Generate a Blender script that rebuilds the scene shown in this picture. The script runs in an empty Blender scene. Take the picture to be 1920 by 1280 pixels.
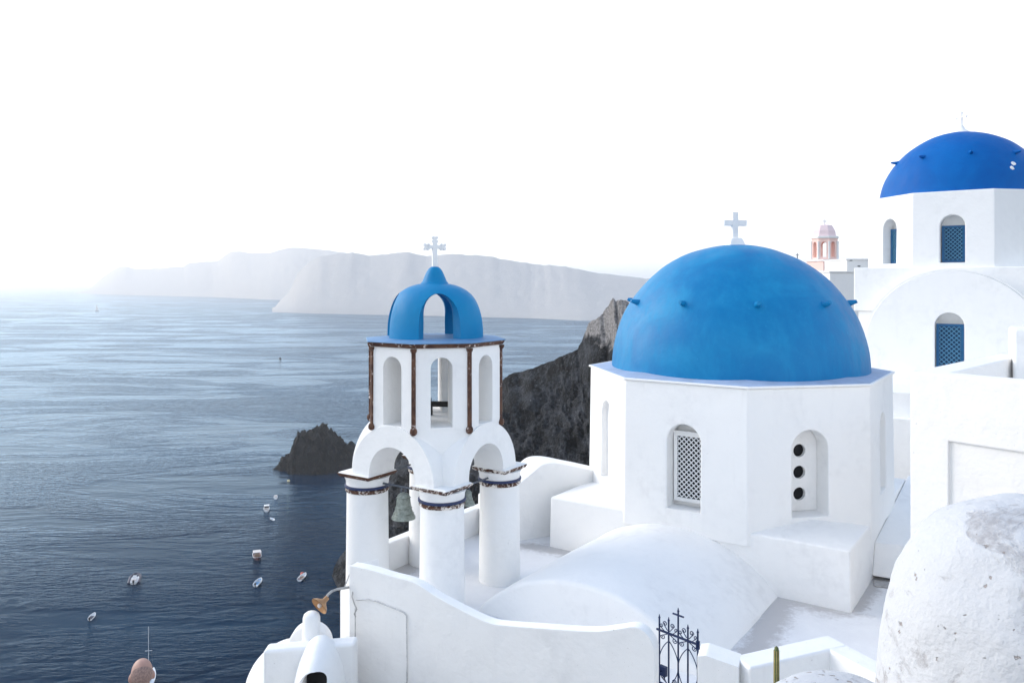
import bpy, bmesh, math, random
from mathutils import Vector, Matrix, noise
random.seed(7)
PI = math.pi
F = 1493.0; HOR = 528.0; EZ = 100.0          # focal length in photo pixels, horizon row, eye height above the sea
scene = bpy.context.scene
COL = scene.collection

def R(a): return math.radians(a)
def P(px, py, Y): return Vector(((px-960)/F*Y, Y, EZ-(py-HOR)/F*Y))
def ZR(z): return EZ+z
def dirv(a): return Vector((math.sin(R(a)), -math.cos(R(a)), 0))

# ------------------------------------------------------------------ materials
def mat(name):
    m = bpy.data.materials.new(name); m.use_nodes = True
    nt = m.node_tree; b = nt.nodes['Principled BSDF']
    return m, nt, b
def N(nt, t, **k):
    n = nt.nodes.new(t)
    for a, v in k.items():
        if a in n.inputs: n.inputs[a].default_value = v
        else: setattr(n, a, v)
    return n
def L(nt, a, b): nt.links.new(a, b)
def texco(nt, scale=(1,1,1), rot=(0,0,0), src='Object'):
    tc = nt.nodes.new('ShaderNodeTexCoord')
    mp = nt.nodes.new('ShaderNodeMapping')
    mp.inputs['Scale'].default_value = scale; mp.inputs['Rotation'].default_value = rot
    L(nt, tc.outputs[src], mp.inputs['Vector'])
    return mp.outputs['Vector']
def nz(nt, vec, scale, detail=4, rough=.55, dist=0):
    n = nt.nodes.new('ShaderNodeTexNoise')
    n.inputs['Scale'].default_value = scale; n.inputs['Detail'].default_value = detail
    n.inputs['Roughness'].default_value = rough; n.inputs['Distortion'].default_value = dist
    L(nt, vec, n.inputs['Vector']); return n.outputs['Fac']
def rng(nt, val, a, b, c=0., d=1., smooth=False):
    n = nt.nodes.new('ShaderNodeMapRange')
    if smooth: n.interpolation_type = 'SMOOTHSTEP'
    n.inputs['From Min'].default_value = a; n.inputs['From Max'].default_value = b
    n.inputs['To Min'].default_value = c; n.inputs['To Max'].default_value = d
    L(nt, val, n.inputs['Value']); return n.outputs['Result']
def mth(nt, op, a, b=None, clamp=False):
    n = nt.nodes.new('ShaderNodeMath'); n.operation = op; n.use_clamp = clamp
    for i, v in enumerate((a, b)):
        if v is None: continue
        if isinstance(v, (int, float)): n.inputs[i].default_value = v
        else: L(nt, v, n.inputs[i])
    return n.outputs[0]
def mix(nt, fac, a, b):
    n = nt.nodes.new('ShaderNodeMix'); n.data_type = 'RGBA'
    if isinstance(fac, (int, float)): n.inputs[0].default_value = fac
    else: L(nt, fac, n.inputs[0])
    for i, v in ((6, a), (7, b)):
        if isinstance(v, tuple): n.inputs[i].default_value = (*v, 1)
        else: L(nt, v, n.inputs[i])
    return n.outputs[2]
def bump(nt, b, h, strength=.3, dist=.02, chain=None):
    n = nt.nodes.new('ShaderNodeBump'); n.inputs['Strength'].default_value = strength
    n.inputs['Distance'].default_value = dist
    L(nt, h, n.inputs['Height'])
    if chain is not None: L(nt, chain, n.inputs['Normal'])
    if b is not None: L(nt, n.outputs[0], b.inputs['Normal'])
    return n.outputs[0]

def plaster(name, base=(.87,.865,.85), stain=(.66,.655,.65), amt=.5, bs=.7, big=.035):
    m, nt, b = mat(name)
    v = texco(nt)
    c1 = nz(nt, v, .9, 5, .6, .6); c2 = nz(nt, v, 5.5, 6, .65)
    f = mth(nt, 'MULTIPLY', rng(nt, c1, .42, .78, 0, 1, True), rng(nt, c2, .38, .7, 0, 1, True))
    vs = texco(nt, (7, 7, .7))
    st = rng(nt, nz(nt, vs, 1.0, 4, .6), .56, .8, 0, .35, True)
    f = mth(nt, 'ADD', mth(nt, 'MULTIPLY', f, amt), mth(nt, 'MULTIPLY', st, amt))
    col = mix(nt, f, base, stain)
    spk = rng(nt, nz(nt, v, 38, 2, .5), .735, .76, 0, .5)
    col = mix(nt, spk, col, (.42,.40,.38))
    L(nt, col, b.inputs['Base Color'])
    b.inputs['Roughness'].default_value = .85; b.inputs['Specular IOR Level'].default_value = .25
    h = mth(nt, 'ADD', mth(nt, 'MULTIPLY', nz(nt, v, 2.3, 3, .5), 1.0), mth(nt, 'MULTIPLY', nz(nt, v, 16, 5, .6), .22))
    bump(nt, b, h, bs, big)
    return m

def plain(name, col, rough=.6, metal=0., var=.25, sc=12., bs=.15, spec=.5):
    m, nt, b = mat(name)
    v = texco(nt)
    f = nz(nt, v, sc, 5, .6)
    dk = tuple(c*(1-var) for c in col); lt = tuple(min(1, c*(1+var)) for c in col)
    L(nt, mix(nt, rng(nt, f, .3, .7), dk, lt), b.inputs['Base Color'])
    b.inputs['Roughness'].default_value = rough; b.inputs['Metallic'].default_value = metal
    b.inputs['Specular IOR Level'].default_value = spec
    bump(nt, b, nz(nt, v, sc*3, 4), bs, .01)
    return m

def blue_paint(name, deep, light, rough=.38, spec=.35):
    m, nt, b = mat(name)
    v = texco(nt)
    vs = texco(nt, (1, 1, .35))
    f = rng(nt, nz(nt, v, .8, 6, .62, .8), .35, .72, 0, 1, True)
    g = rng(nt, nz(nt, vs, 4.5, 6, .7), .4, .75, 0, 1, True)
    col = mix(nt, mth(nt, 'ADD', mth(nt, 'MULTIPLY', f, .42), mth(nt, 'MULTIPLY', g, .2)), deep, light)
    sp = rng(nt, nz(nt, v, 26, 4, .6), .69, .74, 0, .55)
    col = mix(nt, sp, col, tuple(min(1, c*1.35+.06) for c in light))
    L(nt, col, b.inputs['Base Color'])
    L(nt, rng(nt, g, 0, 1, rough, rough+.18), b.inputs['Roughness'])
    b.inputs['Specular IOR Level'].default_value = spec
    h = mth(nt, 'ADD', nz(nt, v, 2.2, 3, .5), mth(nt, 'MULTIPLY', nz(nt, v, 15, 5, .6), .2))
    bump(nt, b, h, .5, .03)
    return m

def flaky(name, base=(.040,.014,.010), base2=(.13,.06,.032), fleck=(.78,.66,.60), th=.595):
    m, nt, b = mat(name)
    v = texco(nt)
    col = mix(nt, rng(nt, nz(nt, v, 6, 5, .7), .35, .65), base, base2)
    k = rng(nt, nz(nt, v, 13, 6, .75, .5), th, th+.03)
    col = mix(nt, k, col, fleck)
    L(nt, col, b.inputs['Base Color']); b.inputs['Roughness'].default_value = .8
    bump(nt, b, mth(nt, 'ADD', k, nz(nt, v, 30, 4)), .5, .008)
    return m

M = {}
M['white'] = plaster('white_plaster')
M['white_old'] = plaster('weathered_plaster', stain=(.50,.49,.48), amt=1.2, bs=.9, big=.03)
M['white_far'] = plaster('far_plaster', amt=.3, bs=.2)
M['cream'] = plaster('cream_plaster', base=(.87,.85,.82), stain=(.78,.72,.65), amt=.4)
M['inner'] = plaster('raw_plaster', base=(.70,.68,.66), stain=(.60,.52,.43), amt=1.0)
M['blue'] = blue_paint('sky_blue_paint', (.0,.165,.40), (.018,.33,.58), .45, .22)
M['cobalt'] = blue_paint('cobalt_blue_paint', (.0,.095,.36), (.001,.15,.47), .5, .12)
M['bluecup'] = blue_paint('cupola_blue_paint', (.0,.19,.42), (.015,.27,.50), .5, .22)
M['paleblue'] = plain('pale_blue_wash', (.36,.45,.60), .7, var=.12, sc=3)
M['plateblue'] = plain('faded_blue_wash', (.12,.27,.47), .6, var=.15, sc=4)
M['navy'] = plain('navy_paint', (.012,.025,.085), .5)
M['rust'] = flaky('flaking_brown_paint')
M['rust2'] = flaky('worn_brown_paint', fleck=(.80,.74,.68), th=.50)
M['black'] = plain('interior_shade', (.006,.006,.008), .9, var=.1)  # near-black for sheets that paint the shade inside windows and openings
M['iron'] = plain('wrought_iron', (.004,.016,.070), .45, .3)
M['steel'] = plain('grey_iron', (.10,.115,.14), .5, .5)
M['bronze'] = plain('green_bronze', (.25,.28,.25), .6, .25, .35, 18, .4)
M['wood'] = plain('tarred_wood', (.012,.011,.010), .8)
M['copper'] = plain('copper_shade', (.42,.24,.12), .45, .6)
M['conduit'] = plain('grey_conduit', (.40,.39,.38), .6)
M['palecable'] = plain('painted_cable', (.58,.58,.58), .7)
M['teal'] = plain('teal_shutter_paint', (.008,.10,.24), .5, var=.2)
M['lattice'] = plain('shutter_lattice', (.07,.25,.42), .5, var=.2)
M['tealdark'] = plain('shutter_shadow', (.004,.04,.10), .7)
M['pink'] = plain('pink_plaster', (.93,.66,.59), .85, var=.06)  # pink lightened so the colour itself carries some distance haze
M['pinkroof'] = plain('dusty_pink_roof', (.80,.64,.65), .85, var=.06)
M['cactus'] = plain('cactus_skin', (.10,.12,.035), .6, var=.35, sc=30)
M['spine'] = plain('cactus_rib', (.35,.27,.10), .6)
M['skin'] = plain('skin', (.40,.235,.185), .55, var=.10, sc=20, bs=.05)
M['hair'] = plain('cropped_grey_hair', (.30,.20,.17), .8, var=.35, sc=70, bs=.5)
M['shirt'] = plain('white_shirt', (.75,.75,.76), .85, var=.05)
M['trousers'] = plain('dark_trousers', (.04,.045,.06), .85)
M['boatwhite'] = plain('boat_white', (.78,.79,.80), .35, var=.05)
M['boatblue'] = plain('boat_blue', (.10,.28,.50), .4, var=.1)
M['boatdark'] = plain('boat_navy', (.012,.016,.05), .5)
M['boatred'] = plain('boat_oxblood', (.14,.05,.05), .5)
M['canvas'] = plain('boat_canvas', (.72,.66,.62), .8)
M['buoyred'] = plain('buoy_orange', (.55,.09,.05), .5)
M['buoyyellow'] = plain('buoy_yellow', (.75,.62,.35), .5)
M['boatwood'] = plain('boat_wood', (.30,.20,.14), .6)
M['grey'] = plain('engine_grey', (.03,.03,.035), .5)
M['terracotta'] = plain('terracotta', (.55,.28,.15), .8)

# ------------------------------------------------------------------ object helpers
WL = {}
def finish(ob, smooth=True, ang=38, bev=0, seg=3):
    me = ob.data
    if smooth:
        for p in me.polygons: p.use_smooth = True
        me.set_sharp_from_angle(angle=R(ang))
    if bev:
        b = ob.modifiers.new('soft_edges', 'BEVEL'); b.width = bev; b.segments = seg
        b.limit_method = 'ANGLE'; b.angle_limit = R(40); b.harden_normals = True
def obj(name, bm, m, parent=None, base=None, smooth=True, ang=38, bev=0, seg=3, recalc=True):
    if recalc: bmesh.ops.recalc_face_normals(bm, faces=bm.faces)
    off = WL[parent] if parent else (Vector(base) if base is not None else Vector((0,0,0)))
    bmesh.ops.translate(bm, verts=bm.verts, vec=-off)
    me = bpy.data.meshes.new(name); bm.to_mesh(me); bm.free()
    if isinstance(m, (list, tuple)):
        for x in m: me.materials.append(M[x] if isinstance(x, str) else x)
    else: me.materials.append(M[m] if isinstance(m, str) else m)
    o = bpy.data.objects.new(name, me); COL.objects.link(o)
    if parent: o.parent = parent
    else: o.location = off
    WL[o] = off
    finish(o, smooth, ang, bev, seg)
    return o
def empty(name, loc):
    o = bpy.data.objects.new(name, None); COL.objects.link(o); o.location = loc; WL[o] = Vector(loc)
    o.empty_display_size = .3
    return o
def tag(o, label=None, cat=None, group=None, kind=None):
    if label: o['label'] = label
    if cat: o['category'] = cat
    if group: o['group'] = group
    if kind: o['kind'] = kind
    return o
def copy_tree(o, parent=None):
    c = o.copy(); COL.objects.link(c); c.parent = parent; WL[c] = Vector(o.location)
    for ch in list(o.children): copy_tree(ch, c)
    return c

# ------------------------------------------------------------------ mesh helpers
def prism(bm, poly, z0, z1, top=None):
    """poly: list of (x,y); top: other polygon for the upper ring"""
    a = [bm.verts.new((p[0], p[1], z0)) for p in poly]
    b = [bm.verts.new((p[0], p[1], z1)) for p in (top or poly)]
    n = len(a)
    bm.faces.new(a[::-1]); bm.faces.new(b)
    for i in range(n): bm.faces.new((a[i], a[(i+1) % n], b[(i+1) % n], b[i]))
def hull2(bm, ringa, ringb):
    a = [bm.verts.new(p) for p in ringa]; b = [bm.verts.new(p) for p in ringb]; n = len(a)
    bm.faces.new(a[::-1]); bm.faces.new(b)
    for i in range(n): bm.faces.new((a[i], a[(i+1) % n], b[(i+1) % n], b[i]))
def ngon(c, r, a0, n=8): return [(c[0]+r*math.sin(R(a0+360*i/n)), c[1]-r*math.cos(R(a0+360*i/n))) for i in range(n)]
def box(bm, x0, x1, y0, y1, z0, z1): prism(bm, [(x0,y0),(x1,y0),(x1,y1),(x0,y1)], z0, z1)
class Fr:
    def __init__(s, o, n):
        s.o = Vector((o[0], o[1], 0)); s.n = Vector((n[0], n[1], 0)).normalized(); s.r = Vector((-s.n.y, s.n.x, 0))
    def p(s, u, z, d=0): return s.o + s.r*u + s.n*d + Vector((0,0,z))
def ext(bm, fr, pts, d0, d1):
    hull2(bm, [fr.p(u, z, d0) for u, z in pts], [fr.p(u, z, d1) for u, z in pts])
def rect(u0, u1, z0, z1): return [(u0,z0),(u1,z0),(u1,z1),(u0,z1)]
def archp(w, z0, z1, n=18, uc=0):
    r = w/2; zc = z1-r
    return [(uc-r, z0), (uc+r, z0)] + [(uc+r*math.cos(PI*i/n), zc+r*math.sin(PI*i/n)) for i in range(n+1)]
def circ(u, z, r, n=24): return [(u+r*math.cos(2*PI*i/n), z+r*math.sin(2*PI*i/n)) for i in range(n)]
def lathe(bm, prof, c, n=32, rot=None):
    """prof (r,z) from bottom to top"""
    rings = []
    c = Vector(c)
    for r, z in prof:
        if r < 1e-5:
            v = Vector((0,0,z)); v = rot @ v if rot else v
            rings.append([bm.verts.new(c+v)]); continue
        ring = []
        for i in range(n):
            v = Vector((r*math.cos(2*PI*i/n), r*math.sin(2*PI*i/n), z)); v = rot @ v if rot else v
            ring.append(bm.verts.new(c+v))
        rings.append(ring)
    for a, b in zip(rings, rings[1:]):
        for i in range(n):
            j = (i+1) % n
            if len(a) == 1 and len(b) == 1: continue
            if len(a) == 1: bm.faces.new((a[0], b[i], b[j]))
            elif len(b) == 1: bm.faces.new((a[i], a[j], b[0]))
            else: bm.faces.new((a[i], a[j], b[j], b[i]))
    if len(rings[0]) > 1: bm.faces.new(rings[0][::-1])
    if len(rings[-1]) > 1: bm.faces.new(rings[-1])
def tube(bm, pts, r, n=8, r1=None):
    pts = [Vector(p) for p in pts]; rings = []
    nrm = None
    for i, p in enumerate(pts):
        t = (pts[min(i+1, len(pts)-1)]-pts[max(i-1, 0)]).normalized()
        if nrm is None:
            a = Vector((0,0,1)) if abs(t.z) < .9 else Vector((1,0,0))
            nrm = t.cross(a).normalized()
        else: nrm = (nrm - t*nrm.dot(t)).normalized()
        bn = t.cross(nrm)
        rr = r if r1 is None else r+(r1-r)*i/(len(pts)-1)
        rings.append([bm.verts.new(p+(nrm*math.cos(2*PI*k/n)+bn*math.sin(2*PI*k/n))*rr) for k in range(n)])
    for a, b in zip(rings, rings[1:]):
        for k in range(n): bm.faces.new((a[k], a[(k+1) % n], b[(k+1) % n], b[k]))
    bm.faces.new(rings[0][::-1]); bm.faces.new(rings[-1])
def boolean(bma, bmb, op='DIFFERENCE'):
    obs = []
    for b in (bma, bmb):
        bmesh.ops.recalc_face_normals(b, faces=b.faces)
        me = bpy.data.meshes.new('t'); b.to_mesh(me); b.free()
        o = bpy.data.objects.new('t', me); COL.objects.link(o); obs.append(o)
    md = obs[0].modifiers.new('b', 'BOOLEAN'); md.object = obs[1]; md.operation = op; md.solver = 'EXACT'
    dg = bpy.context.evaluated_depsgraph_get(); dg.update()
    me = bpy.data.meshes.new_from_object(obs[0].evaluated_get(dg))
    out = bmesh.new(); out.from_mesh(me)
    for o in obs:
        d = o.data; bpy.data.objects.remove(o); bpy.data.meshes.remove(d)
    bpy.data.meshes.remove(me)
    return out
def jitter(bm, amp, sc, seed=0):
    for v in bm.verts:
        p = v.co*sc+Vector((seed, 0, 0))
        v.co += Vector((noise.noise(p), noise.noise(p+Vector((31,7,0))), noise.noise(p+Vector((3,17,9)))))*amp
def bmn(): return bmesh.new()

def lattice_panel(fr, parent, w, z0, z1, d, border, sp, bw, mframe, mlat, mback, names=('frame','lattice','backing')):
    b = bmn(); hw = w/2
    for rr in (rect(-hw, -hw+border, z0, z1), rect(hw-border, hw, z0, z1), rect(-hw+border, hw-border, z0, z0+border), rect(-hw+border, hw-border, z1-border, z1)):
        ext(b, fr, rr, d-.02, d+.02)
    fo = obj(names[0], b, mframe, parent)
    b = bmn()
    u0, u1, a0, a1 = -hw+border, hw-border, z0+border, z1-border
    W, H = u1-u0, a1-a0
    for s in (1, -1):
        k = -H/sp-1
        c = -H
        while c < W:
            # line u = c + t, z = t (s=1) or z = H - t
            t0 = max(0, -c); t1 = min(H, W-c)
            if t1-t0 > bw:
                q0, q1 = (c+t0, t0), (c+t1, t1)
                dx = bw/2*.7071
                def Z(z): return a0+(z if s == 1 else H-z)
                pts = [(u0+q0[0]-dx, Z(q0[1]+dx)), (u0+q0[0]+dx, Z(q0[1]-dx)), (u0+q1[0]+dx, Z(q1[1]-dx)), (u0+q1[0]-dx, Z(q1[1]+dx))]
                off = .004 if s == 1 else -.004
                ext(b, fr, pts, d-.008+off, d+.004+off)
            c += sp*1.41421
    lo = obj(names[1], b, mlat, fo, smooth=False)
    b = bmn(); ext(b, fr, rect(-hw+.003, hw-.003, z0+.003, z1-.003), d-.055, d-.035)
    obj(names[2], b, mback, fo, smooth=False)
    return fo

# ------------------------------------------------------------------ camera
cd = bpy.data.cameras.new('camera'); cam = bpy.data.objects.new('camera', cd); COL.objects.link(cam)
cam.location = (0, 0, EZ); cam.rotation_euler = (PI/2, 0, 0)
cd.sensor_width = 36; cd.lens = F/1920*36; cd.shift_y = -(640-HOR)/1920
cd.clip_start = .1; cd.clip_end = 120000
scene.camera = cam

# ------------------------------------------------------------------ light
SUN_AZ, SUN_EL = -66.0, 18.0       # degrees right of the view direction, above the horizon
w = bpy.data.worlds.new('World'); scene.world = w; w.use_nodes = True
wn = w.node_tree; bg = wn.nodes['Background']
sky = wn.nodes.new('ShaderNodeTexSky'); sky.sky_type = 'NISHITA'; sky.sun_disc = False
sky.sun_elevation = R(SUN_EL); sky.sun_rotation = R(SUN_AZ)
sky.air_density = .9; sky.dust_density = 2; sky.ozone_density = .4; sky.altitude = 100
wtc = wn.nodes.new('ShaderNodeTexCoord'); wsx = wn.nodes.new('ShaderNodeSeparateXYZ'); L(wn, wtc.outputs['Generated'], wsx.inputs[0])
VEIL = 3.3                            # bright thin haze veil low in the sky, clearing to blue overhead
veil = rng(wn, wsx.outputs[2], .34, .62, .94, .08, True)
veilc = mix(wn, rng(wn, wsx.outputs[2], .12, .42, 0, 1, True), (VEIL, VEIL*1.0, VEIL*1.0), (VEIL*.93, VEIL*.975, VEIL))
L(wn, mix(wn, veil, sky.outputs[0], veilc), bg.inputs[0]); bg.inputs[1].default_value = .15
sd = bpy.data.lights.new('sun', 'SUN'); so = bpy.data.objects.new('sun', sd); COL.objects.link(so)
sd.energy = .75; sd.angle = R(50); sd.color = (1, .97, .93)
sv = Vector((math.sin(R(SUN_AZ))*math.cos(R(SUN_EL)), math.cos(R(SUN_AZ))*math.cos(R(SUN_EL)), math.sin(R(SUN_EL))))
so.rotation_euler = sv.to_track_quat('Z', 'Y').to_euler()
so.location = (0, 0, 300)
vs = scene.view_settings; scene.display_settings.display_device = 'sRGB'
vs.view_transform = 'Standard'; vs.look = 'None'; vs.exposure = 1.7; vs.gamma = 1; vs.use_curve_mapping = False
scene.cycles.use_denoising = True
scene.cycles.max_bounces = 12; scene.cycles.diffuse_bounces = 4; scene.cycles.volume_bounces = 8
scene.cycles.sample_clamp_indirect = 6

# ------------------------------------------------------------------ sea
def sea_material():
    m, nt, b = mat('sea_water')
    g = nt.nodes.new('ShaderNodeNewGeometry'); pos = g.outputs['Position']
    def mp(scale, rot):
        n = nt.nodes.new('ShaderNodeMapping'); n.inputs['Scale'].default_value = scale
        n.inputs['Rotation'].default_value = (0, 0, R(rot)); L(nt, pos, n.inputs['Vector']); return n.outputs[0]
    a = nz(nt, mp((.13, .42, 1), 6), 1.0, 3, .5, .35)
    c = nz(nt, mp((.30, .95, 1), -12), 1.0, 3, .5, .3)
    big = nz(nt, mp((.012, .045, 1), 20), 1.0, 4, .6, .5)
    wind = rng(nt, nz(nt, mp((.004, .0105, 1), 12), 1.0, 5, .62, 1.4), .42, .56, .12, 1.15, True)
    h = mth(nt, 'ADD', mth(nt, 'MULTIPLY', a, 1.0), mth(nt, 'MULTIPLY', c, .45))
    h = mth(nt, 'MULTIPLY', h, wind)
    n1 = bump(nt, None, big, 1.0, 1.8)
    bump(nt, b, h, 1.0, 1.1, n1)
    # colour: deep navy with teal shallows and scattered foam crests
    deep = mix(nt, rng(nt, nz(nt, mp((.006, .012, 1), -20), 1.0, 3, .5), .35, .7), (.0, .012, .034), (.0, .026, .062))
    foam = mth(nt, 'MULTIPLY', rng(nt, nz(nt, mp((.07, .16, 1), 5), 1.0, 5, .7, .4), .69, .715),
               rng(nt, nz(nt, mp((.004, .006, 1), 0), 1.0, 2, .5), .45, .6))
    sx = nt.nodes.new('ShaderNodeSeparateXYZ'); L(nt, pos, sx.inputs[0])
    foam = mth(nt, 'MULTIPLY', foam, rng(nt, sx.outputs[1], 480, 700))
    L(nt, mix(nt, foam, deep, (.85, .87, .88)), b.inputs['Base Color'])
    L(nt, rng(nt, foam, 0, 1, .14, .8), b.inputs['Roughness'])
    # body colour and a slightly blue-tinted surface reflection, mixed by Fresnel
    b.inputs['Specular IOR Level'].default_value = 0; b.inputs['Roughness'].default_value = .6
    nrm = b.inputs['Normal'].links[0].from_socket
    gl = nt.nodes.new('ShaderNodeBsdfGlossy'); gl.inputs['Color'].default_value = (.64, .83, 1, 1); gl.inputs['Roughness'].default_value = .14; L(nt, nrm, gl.inputs['Normal'])
    fr = nt.nodes.new('ShaderNodeFresnel'); fr.inputs['IOR'].default_value = 1.28; L(nt, nrm, fr.inputs['Normal'])
    lw = nt.nodes.new('ShaderNodeVectorMath'); lw.operation = 'DOT_PRODUCT'; L(nt, g.outputs['Incoming'], lw.inputs[0]); lw.inputs[1].default_value = (0, 0, 1)
    soft = rng(nt, lw.outputs['Value'], .17, .38, 1.0, .28, True)      # reflection drops off quickly away from grazing
    ms = nt.nodes.new('ShaderNodeMixShader'); L(nt, mth(nt, 'MULTIPLY', mth(nt, 'MULTIPLY', fr.outputs[0], soft), mth(nt, 'SUBTRACT', 1.0, foam)), ms.inputs[0])
    L(nt, b.outputs[0], ms.inputs[1]); L(nt, gl.outputs[0], ms.inputs[2]); L(nt, ms.outputs[0], nt.nodes['Material Output'].inputs['Surface'])
    return m
b = bmn(); bmesh.ops.create_circle(b, cap_ends=True, segments=96, radius=29000)
o = obj('sea', b, sea_material(), smooth=False); tag(o, kind='structure')

# ------------------------------------------------------------------ rock materials
def rock(name, c0, c1, pale=None, zsplit=None, sc=.25, bd=1.0, warm=None):
    m, nt, b = mat(name)
    v = texco(nt)
    f = nz(nt, v, sc, 8, .68, .4); g = nz(nt, v, sc*9, 6, .7)
    col = mix(nt, rng(nt, mth(nt, 'ADD', mth(nt, 'MULTIPLY', f, .55), mth(nt, 'MULTIPLY', g, .45)), .46, .60), c0, c1)
    fl = rng(nt, nz(nt, v, sc*9, 4, .65), .66, .70)
    col = mix(nt, mth(nt, 'MULTIPLY', fl, .4), col, (.30, .30, .30))
    if pale:
        gg = nt.nodes.new('ShaderNodeNewGeometry'); sx = nt.nodes.new('ShaderNodeSeparateXYZ'); L(nt, gg.outputs['Position'], sx.inputs[0])
        z = mth(nt, 'ADD', sx.outputs[2], mth(nt, 'MULTIPLY', mth(nt, 'SUBTRACT', nz(nt, v, sc*.8, 6, .7), .5), 16))
        pcol = mix(nt, rng(nt, g, .4, .62), pale, tuple(x*.42 for x in pale))
        col = mix(nt, rng(nt, z, zsplit-.8, zsplit+.8), col, pcol)
    if warm:
        col = mix(nt, rng(nt, nz(nt, v, sc*2.2, 3, .6), .60, .68, 0, .6), col, warm)
    L(nt, col, b.inputs['Base Color']); b.inputs['Roughness'].default_value = .9
    b.inputs['Specular IOR Level'].default_value = .2
    h = mth(nt, 'ADD', nz(nt, v, sc*4, 8, .72), mth(nt, 'MULTIPLY', nz(nt, v, sc*20, 6, .7), .3))
    bump(nt, b, h, 1.0, bd)
    return m

def interp(tab, x):
    if x <= tab[0][0]: return tab[0][1:]
    for a, c in zip(tab, tab[1:]):
        if x <= c[0]:
            t = (x-a[0])/(c[0]-a[0]); return tuple(a[i]+(c[i]-a[i])*t for i in range(1, len(a)))
    return tab[-1][1:]
def fbm(p, H=.9, o=6): return noise.fractal(p, H, 2.1, o)

def grid_mesh(rows):
    bm = bmn(); vs = [[bm.verts.new(p) for p in r] for r in rows]
    for a, c in zip(vs, vs[1:]):
        for i in range(len(a)-1): bm.faces.new((a[i], a[i+1], c[i+1], c[i]))
    return bm

def headland(name, sil, basey, back, label, ns=230, ntt=34, seed=0., rough=1.):
    """sil: skyline (px, py); basey: waterline (px, py). Skyline stands `back` metres behind the waterline."""
    x0, x1 = sil[0][0], sil[-1][0]
    rows = [[] for _ in range(ntt+10)]
    for i in range(ns+1):
        px = x0+(x1-x0)*i/ns
        by = interp(basey, px)[0]; Yb = EZ*F/(by-HOR)
        sy = interp(sil, px)[0]
        sy += fbm(Vector((px*.045, seed, 0)), .8, 5)*1.6*rough
        Yr = Yb+back
        base = Vector(((px-960)/F*Yb, Yb, 0)); rid = P(px, sy, Yr); rid.z = max(rid.z, 1)
        for j in range(ntt+10):
            if j <= ntt:
                t = j/ntt; zt = t**.85
                p = base.lerp(rid, t); p.z = rid.z*zt
                k = math.sin(PI*min(1, t*1.02))*rid.z
                q = Vector((px*.03, t*3, seed))
                p.y -= k*(.03*fbm(q)+.035*noise.noise(Vector((px*.05, t*.6, seed+5))))
                p.z += k*.012*fbm(q*3)
                if j == 0: p.z = -2
            else:
                t = (j-ntt)/10
                p = Vector((rid.x*(1+.05*t), Yr+t*back*.9, rid.z*(1-t)**.8 - 2*t))
            rows[j].append(p)
    bm = grid_mesh(rows)
    return obj(name, bm, label, smooth=True, ang=180)

hill_far = rock('far_hill_rock', (.42,.415,.41), (.44,.43,.425), sc=.006, bd=3)
s_far = [(140,549),(150,546),(170,540),(190,522),(205,511),(222,501),(240,500),(255,505),(300,503),(345,500),(352,494),(362,492),(408,490),(420,480),(432,472),(450,471),(470,475),(510,473),(530,467),(548,464),(585,466),(620,470),(680,478),(760,492),(900,520)]
b_far = [(140,549.5),(200,552),(400,557),(510,562),(900,570)]
o = headland('far_hills', s_far, b_far, 900, hill_far, seed=3.); tag(o, kind='structure')
s_near = [(510,584),(522,566),(538,552),(548,538),(556,515),(575,494),(600,480),(635,476),(660,473),(690,479),(720,477),(760,472),(800,480),(850,476),(905,479),(950,487),(1000,495),(1060,500),(1110,510),(1160,516),(1200,521),(1260,524),(1330,526),(1500,533),(1650,545),(1800,566),(1900,590)]
b_near = [(510,585.5),(600,588),(800,592),(1000,597),(1090,601),(1330,606),(1900,606)]
o = headland('near_hills', s_near, b_near, 420, hill_far, seed=9., rough=1.2); tag(o, kind='structure')

# ------------------------------------------------------------------ islet
def islet():
    prof = [(516,0),(522,2.5),(528,3.5),(532,7.5),(542,8.5),(547,7.5),(550,12),(554,17),(558,18.5),(562,22.0),(566,19),(571,21),(578,21.5),(584,22.5),(589,24),(595,24),(602,23.5),(608,23),(613,22.5),(618,20.5),(624,20),(628,17),(636,16),(644,14.5),(652,14),(658,14),(663,13),(667,7),(671,0)]
    Yc = 430.; nx, ny = 190, 110
    rows = []
    for j in range(ny+1):
        y = 402+j*(462-402)/ny; row = []
        for i in range(nx+1):
            px = 514+i*(674-514)/nx
            x = (px-960)/F*Yc
            h = interp(prof, px)[0]
            dy = abs(y-Yc-1)/(7+h*.52)
            fall = max(0, 1-dy**3.6) if dy < 1 else -(dy-1)*2
            n1 = noise.ridged_multi_fractal(Vector((x*.16, y*.16, 2)), .9, 2.2, 6, 1, 2)*.5
            vd = noise.voronoi(Vector((x*.21, y*.21, 3)))[0]; z = h*fall*(.80+.20*n1)+min(1, h/6)*(min(.8, vd[1]-vd[0])*4.2-1.9)*(1 if fall > 0 else 0) + fbm(Vector((x*.3, y*.3, 7)))*1.3*min(1, h/6)
            z += (abs(noise.noise(Vector((x*.55, y*.55, 1))))-.2)*1.6*min(1, h/8)
            row.append(Vector((x + noise.noise(Vector((x*.3, y*.3, z*.3)))*1.2, y + noise.noise(Vector((x*.3+9, y*.3, z*.3)))*1.2, max(-3, z-.3))))
        rows.append(row)
    bm = grid_mesh(rows)
    return obj('rocky_islet', bm, rock('islet_rock', (.001,.0015,.0025), (.015,.0155,.018), sc=.22, bd=.8, warm=(.035,.022,.018)), smooth=True, ang=35)
tag(islet(), kind='structure')

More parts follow.
